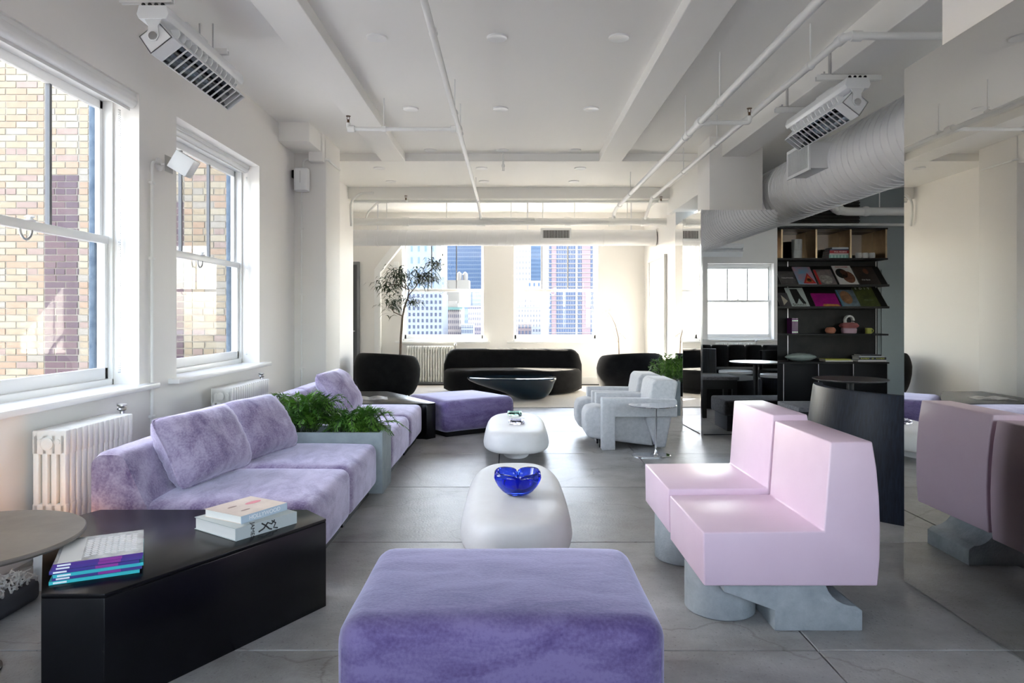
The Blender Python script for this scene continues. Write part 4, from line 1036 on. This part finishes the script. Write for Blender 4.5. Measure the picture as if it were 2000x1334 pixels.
MB().box(.55,1.10,12.37,12.42,2.70,2.92).build('register_frame', TINT_BOX, fd, bevel=.004)
MB().box(.59,1.06,12.366,12.37,2.74,2.88).build('register_shade_plate', JOINT_AND_SHADE, fd)  # dark sheet standing in for the shaded inside of the register
for k in range(17): MB().box(.60+k*.0275,.606+k*.0275,12.36,12.367,2.74,2.88).build('register_blade', TINT_BOX, fd)
# downlights
k_ = 0
def downlight(x, y, z, label):
    r = thing('downlight', label, 'ceiling light', (x,y,z), group='round recessed downlights'); kw = dict(world=False)
    MB().lathe([(.052,-.004),(.078,-.012),(.082,-.004),(.082,.001),(.052,.001)],(0,0,0),32).build('trim_ring', TRIMW, r, smooth=30, **kw)
    MB().lathe([(.001,-.003),(.055,-.003),(.055,.0),(.001,.0)],(0,0,0),24).build('lens', LENS, r.children[0], **kw)
rows = [(3.4,ZC,'unseen row nearest the camera'),(5.45,ZC,'front coffer row'),(7.31,ZC,'middle coffer row'),(9.12,ZC,'last coffer row')]
for y,z,rn in rows:
    for x,s in ((-1.05,'left'),(-.1,'centre'),(.86,'right')):
        if y < 4: continue
        downlight(x,y,z,'round recessed downlight, %s one of the %s' % (s,rn))
for y,rn in ((9.74,'nearer soffit row'),(10.69,'farther soffit row')):
    for x,s in ((-1.84,'left'),(-.40,'centre'),(.99,'right')): downlight(x,y,ZS,'round recessed downlight, %s one of the %s' % (s,rn))

#%%WALL FITTINGS
wl_ = thing('wall_spotlight','white cube spotlight on an arm between the left windows','lamp',(XL,5.15,2.46))
MB().tube([(XL,5.15,2.46),(XL+.05,5.15,2.46),(XL+.10,5.15,2.45)],.012,8).build('arm', TRIMW, wl_, smooth=True)
MB().lathe([(.05,0),(.05,.012),(.02,.02)],(0,0,0),16).build('rosette', TRIMW, wl_, smooth=40, world=False).matrix_local = basis((0,0,0),(0,1,0),(0,0,1))
cb = MB().box(-.075,.075,-.07,.07,-.07,.07).build('lamp_head', TINT_BOX, wl_, bevel=.006, world=False); cb.matrix_local = Matrix.Translation((.19,0,.0)) @ Matrix.Rotation(.55,4,'Y') @ Matrix.Rotation(.15,4,'Z')
fc_ = MB().box(.076,.079,-.06,.06,-.06,.06).build('front_glass', M('lamp_face',(.45,.44,.42),.3), wl_, world=False); fc_.matrix_local = cb.matrix_local
cd = thing('conduit','white conduit running down the wall between the left windows','conduit',(XL,5.05,0))
MB().tube(bend([(XL+.014,5.14,2.46),(XL+.014,5.03,2.46),(XL+.014,5.03,.0)],.05),.011,8).build('tube', PIPEW, cd, smooth=True)
for z in (.6,1.75,2.3): MB().box(XL,XL+.028,5.005,5.055,z-.01,z+.01).build('clip', PIPEW, cd, bevel=.003)
ap = thing('wall_speaker','small white speaker box on a black bracket by the wall column','speaker',(-2.5,8.2,2.95))
MB().prism([(p[0],p[1]) for p in superell(.085,.075,4,24,-2.49,8.27)],'z',2.83,3.10).build('case', TINT_BOX, ap, bevel=.012)
MB().box(-2.605,-2.575,8.25,8.32,2.99,3.08).build('bracket', BLACKM, ap)
MB().box(-2.492,-2.486,8.193,8.197,2.92,3.06).build('front_slot', M('grey_slot',(.5,.5,.5),.5), ap)
c2_ = thing('conduit','white conduit climbing the wall column beside the speaker','conduit',(-2.5,8.37,0))
MB().tube(bend([(-2.53,8.385,.0),(-2.53,8.385,2.85)],.03),.011,8).build('tube', PIPEW, c2_, smooth=True)
MB().tube(bend([(-2.51,8.385,3.08),(-2.51,8.385,3.24),(-2.24,8.385,3.24),(-2.215,8.42,3.24),(-2.215,9.0,3.24)],.06),.014,8).build('tube', PIPEW, c2_, smooth=True)
for z in (.7,1.6,2.4): MB().box(-2.555,-2.505,8.375,8.40,z-.01,z+.01).build('clip', PIPEW, c2_)
c3_ = thing('conduit','bent white conduit at the upper left corner of the far bay','conduit',(-2.6,11.0,2.8))
MB().tube(bend([(-2.2,11.16,3.33),(-2.42,11.16,3.33),(-2.57,11.16,3.2),(-2.57,11.16,2.98),(-2.57,11.2,2.8)],.09),.02,10).build('tube', PIPEW, c3_, smooth=True)
MB().tube(bend([(-2.1,12.0,3.32),(-2.3,12.0,3.32),(-2.5,12.0,3.1),(-2.5,12.0,2.96)],.08),.018,10).build('tube', PIPEW, c3_, smooth=True)
# framed picture on the right wall
fp = thing('framed_picture','large white framed pale picture on the right wall','picture',(XR,12.4,.63))
y0,y1,z0,z1 = 11.72,13.1,.66,2.40
MB().box(XR-.05,XR,y0,y1,z0,z0+.05).box(XR-.05,XR,y0,y1,z1-.05,z1).box(XR-.05,XR,y0,y0+.05,z0+.05,z1-.05).box(XR-.05,XR,y1-.05,y1,z0+.05,z1-.05).build('frame', FRAMEW, fp, bevel=.004)
MB().box(XR-.02,XR-.005,y0+.05,y1-.05,z0+.05,z1-.05).build('mat_board', FRAMEW, fp)
MB().box(XR-.024,XR-.02,y0+.22,y1-.22,z0+.25,z1-.25).build('print', ARTP, fp)
sw = thing('wall_sensor','small pale box on the far wall beside the left window','sensor',(-2.25,YF,2.40))
MB().box(-2.30,-2.20,YF-.03,YF,2.30,2.42).build('case', TRIMW, sw, bevel=.005)

#%%PLANTS
def leafy_tree():
    r = thing('potted_tree','tall slender potted tree with thin drooping leaves by the far left window','plant',(-2.13,13.0,.012)); rnd = random.Random(21)
    b = Vector((-2.13,13.0,.012))
    def at(px,py,Y=13.0): return Vector(((px-CX)*Y/F, Y, H-(py-CY)*Y/F))
    MB().lathe([(.13,0),(.17,.02),(.19,.33),(.20,.35),(.175,.35),(.165,.30),(.01,.30)],(b.x,b.y,.012),32).build('pot', M('dark_clay',(.08,.07,.07),.7), r, smooth=40)
    tr = [Vector((b.x,b.y,.3)), at(782,690), at(783,660), at(786,620), at(790,600), at(797,580), at(799,565)]
    MB().tube(tr,[.026,.024,.022,.02,.018,.014,.009],8).build('trunk', BARK, r, smooth=True)
    brs = [[at(797,578),at(812,560),at(822,545),at(838,530),at(850,520)],[at(799,565),at(790,552),at(778,540),at(768,538)],[at(799,566),at(775,556),at(757,556)],[at(785,617),at(770,610),at(762,600),at(768,590)],[at(795,585),at(803,590),at(808,594)]]
    for p in brs: MB().tube(p,[.010]*(len(p)-1)+[.004],6).build('branch', BARK, r, smooth=True)
    clusters = [((778,540),.24,120),((757,562),.24,80),((768,595),.26,90),((825,545),.26,170),((850,520),.22,90),((807,592),.17,60),((845,545),.14,40),((788,556),.14,35)]
    for (px,py),R,n in clusters:
        mb = MB(); c = at(px,py)
        for k in range(n):
            s = c + Vector((rnd.gauss(0,R*.32),rnd.gauss(0,R*.4),rnd.gauss(0,R*.28)))
            a = rnd.uniform(0,6.283); L = rnd.uniform(.16,.30); d = Vector((math.cos(a),math.sin(a),rnd.uniform(.1,.7)))
            p = [s, s+d*L*.4, s+d*L*.75+Vector((0,0,-L*.18)), s+d*L+Vector((0,0,-L*.55))]
            w = Vector((-d.y,d.x,0)).normalized()*.015
            mb.add([p[0],p[1]+w,p[1]-w,p[2]+w*.8,p[2]-w*.8,p[3]],[(0,1,2),(1,3,4,2),(3,5,4)])
        o = mb.build('leaf_cluster', LEAF, r); o['kind'] = 'stuff'
leafy_tree()
def thin_plant():
    r = thing('potted_sapling','thin pale dried sapling behind the right black armchair','plant',(1.68,12.9,.012)); rnd = random.Random(4)
    def at(px,py,Y=12.9): return Vector(((px-CX)*Y/F, Y, H-(py-CY)*Y/F))
    b = at(1209,700)
    MB().lathe([(.10,0),(.13,.02),(.14,.26),(.12,.26),(.11,.22),(.01,.22)],(b.x,12.9,.012),28).build('pot', M('pale_clay',(.5,.45,.4),.7), r, smooth=40)
    MB().tube([Vector((b.x,12.9,.22)),at(1209,690),at(1208,660),at(1202,635),at(1195,620),at(1188,610)],[.012,.011,.009,.007,.005,.003],6).build('stem', BARK, r, smooth=True)
    MB().tube([at(1208,670),at(1202,655),at(1196,645)],.003,5).tube([at(1208,650),at(1216,655),at(1222,662)],.003,5).build('twig', BARK, r, smooth=True)
    for (px,py),R,n in [((1186,610),.11,36),((1192,640),.13,24),((1220,658),.12,14)]:
        mb = MB(); c = at(px,py)
        for k in range(n):
            s = c + Vector((rnd.gauss(0,R*.35),rnd.gauss(0,R*.4),rnd.gauss(0,R*.35))); a = rnd.uniform(0,6.283); L = rnd.uniform(.08,.16)
            d = Vector((math.cos(a),math.sin(a),rnd.uniform(-.2,.6))); w = Vector((-d.y,d.x,0)).normalized()*.005
            e = s+d*L+Vector((0,0,-.03)); m_ = (s+e)/2+Vector((0,0,.02))
            mb.add([s,m_+w,e,m_-w],[(0,1,2,3)])
        o = mb.build('leaf_cluster', DRYL, r); o['kind'] = 'stuff'
thin_plant()

#%%LOUNGE
# round topped pedestal table
def ped_table(label, x, y, rad, z, mat, stem=BLACKM):
    r = thing('pedestal_table', label, 'table', (x,y,0), group='dark round lounge tables')
    MB().lathe([(.03,z-.02),(rad-.03,z-.018),(rad,z-.006),(rad,z),(.02,z)],(x,y,0),48).build('table_top', mat, r, smooth=30)
    MB().cyl((x,y),.032,.02,z-.015).build('stem', stem, r, smooth=40)
    MB().lathe([(.22,0),(.22,.01),(.04,.025)],(x,y,0),36).build('base', stem, r, smooth=30)
ped_table('dark round lounge table behind the black drum seat',3.2,6.5,.33,.745,M('dark_bronze_top',(.05,.042,.04),.3))
# black curved drum seat
def drum_seat():
    r = thing('drum_booth','curved black stained wood booth back beside the pink bench','seat',(2.95,5.05,0))
    n = 40; rings=[]; c = Vector((3.05,5.02)); 
    a0, a1 = math.radians(150), math.radians(292)
    def ring(a):
        d = Vector((math.cos(a),math.sin(a))); out = []
        for rr,z in ((.86,0.0),(.86,.03),(.82,.5),(.78,.80),(.775,.815),(.715,.815),(.71,.80),(.72,.0)):
            out.append((c.x+d.x*rr, c.y+d.y*rr, z))
        return out
    MB().loft([ring(a0+(a1-a0)*i/n) for i in range(n+1)]).build('shell', BLACKW, r, smooth=35)
    MB().loft([[(c.x+.02+.70*k*math.cos(t),c.y+.02+.70*k*math.sin(t),z) for t in [2*math.pi*i/48 for i in range(48)]] for k,z in ((.95,.02),(1,.06),(1,.38),(.97,.42),(.9,.43),(.1,.435))]).build('seat', BLACKV, r, smooth=50)
drum_seat()
gb = thing('grey_bench','low charcoal wool bench before the mirrored column','bench',(3.4,7.1,0))
soft_box(2.48,4.35,6.95,7.52,.18,.36,.03,n=10,puff=.006).build('cushion', GREYD, gb, smooth=60)
MB().box(2.52,4.31,6.99,7.48,0,.18).build('plinth', M('charcoal_base',(.06,.06,.07),.8), gb, bevel=.004)
lt = thing('low_bench_table','low black bench with grey top seen in the column mirror','bench',(2.75,5.9,0))
MB().box(2.50,3.0,5.98,6.46,.50,.54).build('top', GREYD, lt, bevel=.006)
MB().box(2.52,2.98,6.0,6.44,.38,.50).build('apron', BLACKM, lt)
for x in (2.52,2.92):
    for y in (6.0,6.38): MB().box(x,x+.06,y,y+.06,0,.38).build('leg', BLACKM, lt)
def stool(label, x, y, rad, z, top=None):
    r = thing('drum_stool', label, 'stool', (x,y,0), group='black drum stools in the mirror')
    MB().lathe([(rad*.97,0),(rad,.01),(rad,z-.05),(rad*.98,z-.045)],(x,y,0),36).build('body', BLACKW, r, smooth=40)
    MB().lathe([(rad*1.01,z-.045),(rad*1.02,z-.03),(rad*1.0,z-.004),(rad*.96,z),(.01,z)],(x,y,0),36).build('seat_top', top or BLACKV, r, smooth=40)
PALET = M('pale_stone_top',(.55,.57,.58),.25)
stool('black drum stool with pale top standing right in the column mirror',4.02,5.0,.21,.46,PALET)
stool('black drum stool beside the round table in the column mirror',4.5,5.6,.19,.45,PALET)
stool('wide black drum table with pale top before the channelled sofa in the mirror',3.75,4.02,.27,.44,PALET)
def channel_sofa():
    r = thing('channel_sofa','black channel tufted sofa reflected in the mirrored column','sofa',(4.2,2.8,0))
    n = 8
    for k in range(n):
        x = 2.62+k*.30; y = 3.0-.10*math.sin(k/7*math.pi)
        MB().loft([[(px_,py_,z) for px_,py_ in superell(.146*kk,.13*kk,3,24,x,y)] for kk,z in ((.85,.05),(1,.10),(1,.74),(.96,.79),(.84,.82),(.1,.825))]).build('back_channel', BLACKV, r, smooth=60)
    soft_box(2.50,4.85,3.06,3.72,.06,.43,.06,n=10,puff=.015).build('seat', BLACKV, r, smooth=60)
channel_sofa()
def tall_chair(label,x,y):
    r = thing('dining_chair',label,'chair',(x,y,0),group='black lounge chairs in the mirror')
    for s in (-1,1): MB().lathe([(.11,0),(.11,.40)],(x+s*.13,y,0),24).build('leg', BLACKW, r, smooth=40)
    soft_box(x-.27,x+.27,y-.24,y+.26,.40,.48,.03,n=6).build('seat', BLACKV, r, smooth=60)
    MB().loft([[(x+.30*math.sin(a)*1.0,y-.10-.16*math.cos(a),z) for a in [-1.5+3.0*i/16 for i in range(17)]]+[(x+.25*math.sin(a),y-.10-.11*math.cos(a),z) for a in [1.5-3.0*i/16 for i in range(17)]] for z in (.46,.78)]).build('backrest', BLACKV, r, bevel=.015)
tall_chair('black lounge chair on twin drum legs behind the round table in the mirror',4.38,4.3)
tall_chair('black lounge chair on twin drum legs at the edge of the column mirror',5.15,4.6)
radiator('cream radiator under the window reflected in the column mirror',4.9,YB+.25,18,axis='x')

#%%BOOKSHELF
bs = thing('wall_shelf','blackened steel wall shelf with brass lined top boxes','shelf',(4.5,10.5,0))
YS = 10.6
MB().box(3.4,5.63,YS-.015,YS+.015,.66,2.2).build('back_panel', SHELFD, bs)
for x in (4.25,5.60): MB().box(x-.005,x+.005,YS-.03,YS-.015,.66,2.2).build('upright', STEEL, bs)
# top open boxes
MB().box(3.45,5.60,10.24,YS,2.175,2.20).box(3.45,5.60,10.24,YS,2.625,2.65).build('top_box_shell', SHELFD, bs)
MB().box(3.45,5.60,YS-.01,YS,2.2,2.625).build('bronze_mirror_back', BRONZEM, bs)
for x in (4.03,4.54,5.05,5.575): MB().box(x-.012,x+.012,10.24,YS-.01,2.2,2.625).build('brass_divider', BRASS, bs)
for z in (1.79,1.465):
    MB().prism([(10.27,z),(10.285,z-.012),(YS-.02,z+.30),(YS-.02,z+.315)],'x',3.45,5.62).build('tilted_ledge', SHELFD, bs)
    MB().box(3.45,5.62,10.236,10.248,z-.012,z+.02).box(3.45,5.62,10.248,10.275,z-.012,z-.004).build('ledge_lip', SHELFD, bs)
    MB().prism([(10.26,z-.01),(YS-.02,z-.01+.0),(YS-.02,z+.30)],'x',5.60,5.63).build('ledge_end', M('olive_metal',(.09,.085,.06),.4,.5), bs)
MB().box(3.45,5.63,10.28,YS-.015,1.05,1.075).build('shelf_board', SHELFD, bs)
cab = []
for k in range(4):
    x0 = 3.48+k*.51
    cbn = thing('low_cabinet','black low cabinet, %s from the column under the bookshelf' % ['first','second','third','last'][k],'cabinet',(x0+.25,10.35,0),group='black low cabinets')
    MB().box(x0,x0+.51,10.12,YS,.03,.645).build('body', SHELFD, cbn)
    MB().box(x0+.006,x0+.504,10.10,10.12,.07,.64).build('door', M('black_cabinet_door',(.004,.004,.005),.45,spec=.12), cbn, bevel=.002)
    MB().box(x0+.004,x0+.010,10.095,10.10,.07,.64).build('edge_strip', STEEL, cbn.children[-1])
tag(MB().box(3.46,5.54,10.09,YS,.645,.665).build('cabinet_top', SHELFD, bevel=.002), 'black steel top running over the low cabinets', 'worktop')
# magazines on the ledges
def ledge_mag(label, px, z, w, h, col, col2, vs=8, extra=None, tilt=None):
    x = (px-CX)*10.4/F; r = thing('magazine', label, 'magazine', (x,10.264,z+.006), 0, 'magazines on the wall shelf ledges')
    m = M('cover_'+label.replace(' ','_')[:24], col, .3, col2=col2, vscale=vs)
    ang = math.atan2(.30,.30); 
    MB().box(-w/2,w/2,-.012,0,0,h).build('cover', m, r, world=False)
    MB().box(-w/2+.003,w/2-.003,0,.012,.002,h-.002).build('pages', PAPER, r, world=False)
    if extra: extra(r, w, h)
    r.rotation_euler = (-math.radians(44.6), 0, 0)
    return r
def T_(body,size,mat,dx=0,dz=.05):
    return lambda r,w,h: text(body,size,mat,r,basis((dx,-.013,dz),(1,0,0),(0,0,1)))
def shape(polys):
    def f(r,w,h):
        for pts,mt in polys: MB().prism(pts,'y',-.0135,-.0121).build('cover_print', mt, r, world=False)
    return f
def ell(cx,cz,a,b,n=16): return [(cx+a*math.cos(2*math.pi*k/n),cz+b*math.sin(2*math.pi*k/n)) for k in range(n)]
RED = M('red_print',(.5,.03,.03),.4); SKIN = M('brown_skin_print',(.28,.12,.07),.4,col2=(.12,.05,.03),vscale=18); BLK = INK
ORNG = M('orange_print',(.65,.2,.06),.4); GRY = M('fur_print',(.5,.48,.45),.5,col2=(.2,.18,.16),vscale=24)
hm = .40
ledge_mag('grey magazine with white heading, leftmost on the upper ledge',1536,1.79,.24,hm*.75,(.06,.06,.065),(.14,.13,.13),10,T_('TOILETPAPER',.03,WHITEINK,0,.15))
ledge_mag('blue and pink magazine with a red warning triangle on the upper ledge',1571,1.79,.27,hm,(.12,.42,.62),(.6,.25,.3),5,shape([([(-.06,.03),(.13,.03),(.05,.26)],RED),([(-.02,.055),(.095,.055),(.045,.205)],ORNG),(ell(.04,.10,.035,.04),BLK)]))
ledge_mag('red edged magazine with pale fur on the upper ledge',1610,1.79,.27,hm*.86,(.10,.10,.14),(.3,.25,.22),8,shape([(ell(.0,.12,.10,.10),GRY),([(-.135,0),(-.10,0),(-.10,.33),(-.135,.33)],RED)]))
ledge_mag('white magazine with a brown figure on the upper ledge',1651,1.79,.28,hm*1.07,(.72,.70,.68),(.75,.74,.73),4,lambda r,w,h:(shape([(ell(-.04,.25,.09,.11),BLK),(ell(.04,.17,.09,.13),SKIN),(ell(-.01,.28,.045,.055),SKIN)])(r,w,h),T_('PERFORMER',.036,RED,0,.395)(r,w,h)))
ledge_mag('black magazine with white lettering, rightmost on the upper ledge',1692,1.79,.31,hm,(.025,.022,.022),(.07,.05,.04),6,lambda r,w,h:(shape([(ell(.02,.30,.04,.06),SKIN)])(r,w,h),T_('the face',.04,WHITEINK,-.04,.11)(r,w,h)))
ledge_mag('dark magazine with a cream shape, leftmost on the lower ledge',1529,1.465,.17,hm*.75,(.06,.06,.07),(.13,.12,.12),6,shape([([(-.03,.03),(.05,.12),(-.02,.25)],M('cream_print',(.6,.55,.45),.4))]))
ledge_mag('mint magazine with two black figures on the lower ledge',1557,1.465,.27,hm*1.03,(.55,.64,.62),(.58,.66,.64),4,lambda r,w,h:(shape([([(-.06,.06),(-.03,.08),(.02,.18),(.05,.06),(.10,.07),(.06,.22),(.04,.38),(-.07,.38),(-.07,.25)],BLK)])(r,w,h),T_('Schön!',.075,BLK,-.01,.04)(r,w,h)))
ledge_mag('wide magenta magazine on the lower ledge',1610,1.465,.37,hm*.72,(.50,.02,.26),(.30,.01,.18),9,shape([([(-.08,.01),(.17,.01),(.16,.05),(-.06,.06)],M('yellow_print',(.6,.4,.05),.4,col2=(.5,.1,.1),vscale=30))]))
ledge_mag('magazine with a close up face and blue spine on the lower ledge',1655,1.465,.27,hm*.92,(.25,.35,.42),(.08,.09,.11),6,shape([(ell(-.02,.20,.085,.14),M('tan_face_print',(.5,.27,.14),.4,col2=(.2,.09,.05),vscale=10)),([(-.135,0),(-.11,0),(-.11,.36),(-.135,.36)],M('blue_print',(.1,.25,.42),.4))]))
ledge_mag('dark green magazine with white letters, rightmost on the lower ledge',1692,1.465,.30,hm*1.05,(.03,.05,.02),(.12,.13,.04),7,lambda r,w,h:(T_('E  D  I  T',.06,WHITEINK,0,.39)(r,w,h),T_('FREE TEXT',.03,M('sage_print',(.3,.35,.25),.4),.02,.14)(r,w,h)))
# upper box contents
def sx(px,Y): return (px-CX)*Y/F
for k,(zz,hh,lab) in enumerate(((2.201,.135,'lower white woven cup stack in the top left shelf box'),(2.337,.155,'upper white woven cup stack in the top left shelf box'))):
    x = sx(1556,10.4); w_ = thing('paper_cups',lab,'cup stack',(x,10.4,zz),group='white cups stacked in the shelf box')
    MB().lathe([(.075,0),(.075,hh-.005),(.072,hh)],(0,0,0),28).build('cups', M('cup_white',(.6,.62,.62),.5), w_, smooth=40, world=False)
    for q in range(int(hh/.017)): MB().lathe([(.0765,0),(.0785,.002),(.0765,.004)],(0,0,.004+q*.017),28).build('rim', M('cup_white',(.6,.62,.62),.5), w_, world=False)
bl = [('thick mint striped book at the bottom of the shelf box pile',(.25,.5,.45),.050,.34),('white book in the shelf box pile',(.6,.6,.6),.022,.33),('red book with white title in the shelf box pile',(.4,.03,.04),.042,.32),('navy book in the shelf box pile',(.04,.05,.12),.018,.30),('pale blue book on top of the shelf box pile',(.5,.56,.62),.028,.25)]
z = 2.201
for lab,c,th,w in bl:
    b_ = book('book',lab,(sx(1634,10.4),10.4),z,w,.24,th,0.0,M('bookcloth_%.2f%.2f'%(c[0],c[2]),c,.5),group='books piled in the shelf box')
    if c[0] == .4: text('PAUL REUBENS',.028,WHITEINK,b_,basis((.0,-.1225,.02),(1,0,0),(0,0,1)))
    if c[1] == .5:
        for q in range(6): MB().box(-.14+q*.05,-.115+q*.05,-.1235,-.122,.006,.044).build('spine_stripe', M('mint_pale',(.5,.72,.66),.5), b_, world=False)
    z += th+.0008
for k,px in enumerate((1677,1690,1703)):
    c_ = thing('small_cup','small white cup, %s of three in the top right shelf box' % ['left','middle','right'][k],'cup',(sx(px,10.38),10.38,2.2005),group='white cups in the top right box')
    MB().lathe([(.034,0),(.044,.02),(.046,.05),(.043,.088),(.040,.088),(.041,.05),(.03,.01),(.005,.008)],(0,0,0),24).build('cup_body', M('porcelain',(.75,.75,.74),.25), c_, smooth=50, world=False)
# shelf three
for k,px in enumerate((1544.5,1547.5,1550.5,1553.5)):
    b_ = thing('upright_book','plum glossy spine book, %s from the left in the upright row' % ['first','second','third','fourth'][k],'book',(sx(px,10.4),10.42,1.0755),group='upright plum books on the shelf')
    MB().box(-.0105,.0105,-.09,.10,0,.235).build('cover', M('plum_gloss',(.10,.02,.10),.15), b_, world=False)
    MB().box(-.008,.008,-.0915,-.09,.02,.03).box(-.008,.008,-.0915,-.09,.19,.20).build('spine_band', STEEL, b_, world=False)
pb = thing('terracotta_ball','round coral ceramic ornament on the middle shelf','ornament',(sx(1622,10.42),10.42,1.0755))
MB().lathe([(.03,0),(.06,.01),(.078,.045),(.07,.075),(.045,.097),(.01,.10)],(0,0,0),28).build('ball', M('coral_clay',(.55,.22,.14),.5,bump=(30,.4)), pb, smooth=60, world=False)
for a in range(8): MB().sphere((.05*math.cos(a*.785),.05*math.sin(a*.785),.075),.018,8).build('petal', M('coral_clay',(.55,.22,.14),.5), pb, smooth=True, world=False)
vz = thing('ceramic_basket','pink ceramic basket vase with white loop handle on the middle shelf','vase',(sx(1658,10.42),10.42,1.0755))
MB().lathe([(.085,0),(.105,.01),(.11,.075),(.10,.085),(.02,.085)],(0,0,0),28).build('basket', M('lilac_clay',(.55,.38,.46),.5,bump=(40,.5)), vz, smooth=50, world=False)
MB().lathe([(.08,.08),(.13,.10),(.14,.125),(.11,.16),(.05,.17),(.01,.165)],(0,0,0),28).build('ruffle', M('salmon_clay',(.5,.17,.17),.6,bump=(40,1)), vz, smooth=60, world=False)
for dy in (-.02,.02):
    MB().tube([(.062*math.cos(t),dy,.195+.07*math.sin(t)) for t in [math.pi*2*k/24 for k in range(24)]],.017,10).build('handle_loop', M('porcelain',(.75,.75,.74),.25), vz, smooth=True, world=False)
mg_ = thing('mug','yellow green ribbed mug at the right end of the middle shelf','mug',(sx(1696,10.42),10.42,1.0755))
MB().lathe([(.042,0),(.046,.005),(.046,.085),(.042,.085),(.042,.012),(.005,.01)],(0,0,0),24).build('mug_body', M('chartreuse_glaze',(.45,.48,.10),.3), mg_, smooth=40, world=False)
MB().tube([(.044+.03*math.sin(t),0,.044+.03*math.cos(t)) for t in [math.pi*k/10 for k in range(11)]],.007,8).build('mug_handle', M('chartreuse_glaze',(.45,.48,.10),.3), mg_, smooth=True, world=False)
# cabinet top
fd_ = thing('oval_vessel','pale green lens shaped ceramic vessel on the low cabinets','vessel',(sx(1564,10.33),10.33,.6655))
MB().lathe([(.05,0),(.13,.012),(.21,.042),(.238,.062),(.21,.085),(.13,.112),(.05,.122),(.02,.118)],(0,0,0),40,1,.55).build('vessel_body', M('celadon_glaze',(.42,.50,.47),.3,col2=(.34,.41,.38),vscale=12), fd_, smooth=60, world=False)
z = .6655
for lab,c,th,w,px in (('white magazine under the yellow book on the low cabinets',(.6,.6,.56),.02,.40,1634),('yellow book lying on the low cabinets',(.42,.42,.05),.02,.38,1632)):
    book('book',lab,(sx(px,10.3),10.33),z,w,.22,th,0,M('bookcloth_%.2f%.2f'%(c[0],c[2]),c,.5),group='books lying on the low cabinets'); z += th+.0008
z = .6655
for lab,c,th,w,px,tx in (('white magazine at the bottom of the right cabinet pile',(.6,.6,.6),.026,.42,1698,None),('black magazine with yellow title in the right cabinet pile',(.03,.03,.03),.038,.40,1699,'PLAYBOY    69    PLAYBOY'),('grey magazine in the right cabinet pile',(.45,.47,.5),.018,.38,1697,None),('small black book on top of the right cabinet pile',(.04,.04,.05),.02,.30,1696,None)):
    b_ = book('book',lab,(sx(px,10.3),10.33),z,w,.22,th,0,M('bookcloth_%.2f%.2f'%(c[0],c[2]),c,.5),group='books piled at the right of the low cabinets'); z += th+.0008
    if tx: text(tx,.03,M('yellow_ink',(.55,.6,.08),.5),b_,basis((.0,-.1125,.019),(1,0,0),(0,0,1)))
# pipe and louvre above the shelf
sp = thing('rail_pipe','straight white rail pipe above the wall shelf','pipe',(4.4,10.3,2.69))
MB().tube([(3.98,10.3,2.70),(6.9,10.3,2.70)],.022,10).build('rail', PIPEW, sp, smooth=True)
for x in (4.1,5.9): MB().tube([(x,10.3,2.70),(x,10.3,ZC)],.007,8).build('hanger_rod', PIPEW, sp, smooth=True)
lp = thing('lounge_pipe','bent white drain pipe in the lounge above the shelf','pipe',(5.0,9.4,3.0))
MB().tube(bend([(6.9,7.6,3.30),(4.55,9.6,3.02),(4.50,9.65,2.84),(4.75,9.8,2.82),(6.95,9.9,2.84)],.10),.06,14).build('tube', PIPEW, lp, smooth=True)
for x,y,zz in ((4.56,9.6,2.98),(4.62,9.7,2.83),(5.05,9.81,2.825)): MB().sphere((x,y,zz),.075,14).build('fitting', PIPEW, lp, smooth=True)
MB().tube([(5.25,9.82,2.83),(5.25,9.82,ZC)],.008,8).build('hanger_rod', PIPEW, lp, smooth=True)
lv = thing('wall_louvre','dark slatted air louvre high on the wall above the shelf','vent',(4.5,10.6,2.75))
MB().box(4.25,5.35,10.59,10.61,2.72,3.12).build('backing', JOINT_AND_SHADE, lv)
for k in range(8): MB().box(4.25,5.35,10.565,10.59,2.735+k*.047,2.757+k*.047).build('slat', SHELFD, lv)
wp = thing('wall_panel','tall pale grey access panel right of the wall shelf','panel',(6.0,10.61,0))
MB().box(5.70,6.9,10.60,10.62,.0,2.05).build('leaf', M('access_panel_paint',(.33,.38,.39),.5), wp, bevel=.003)
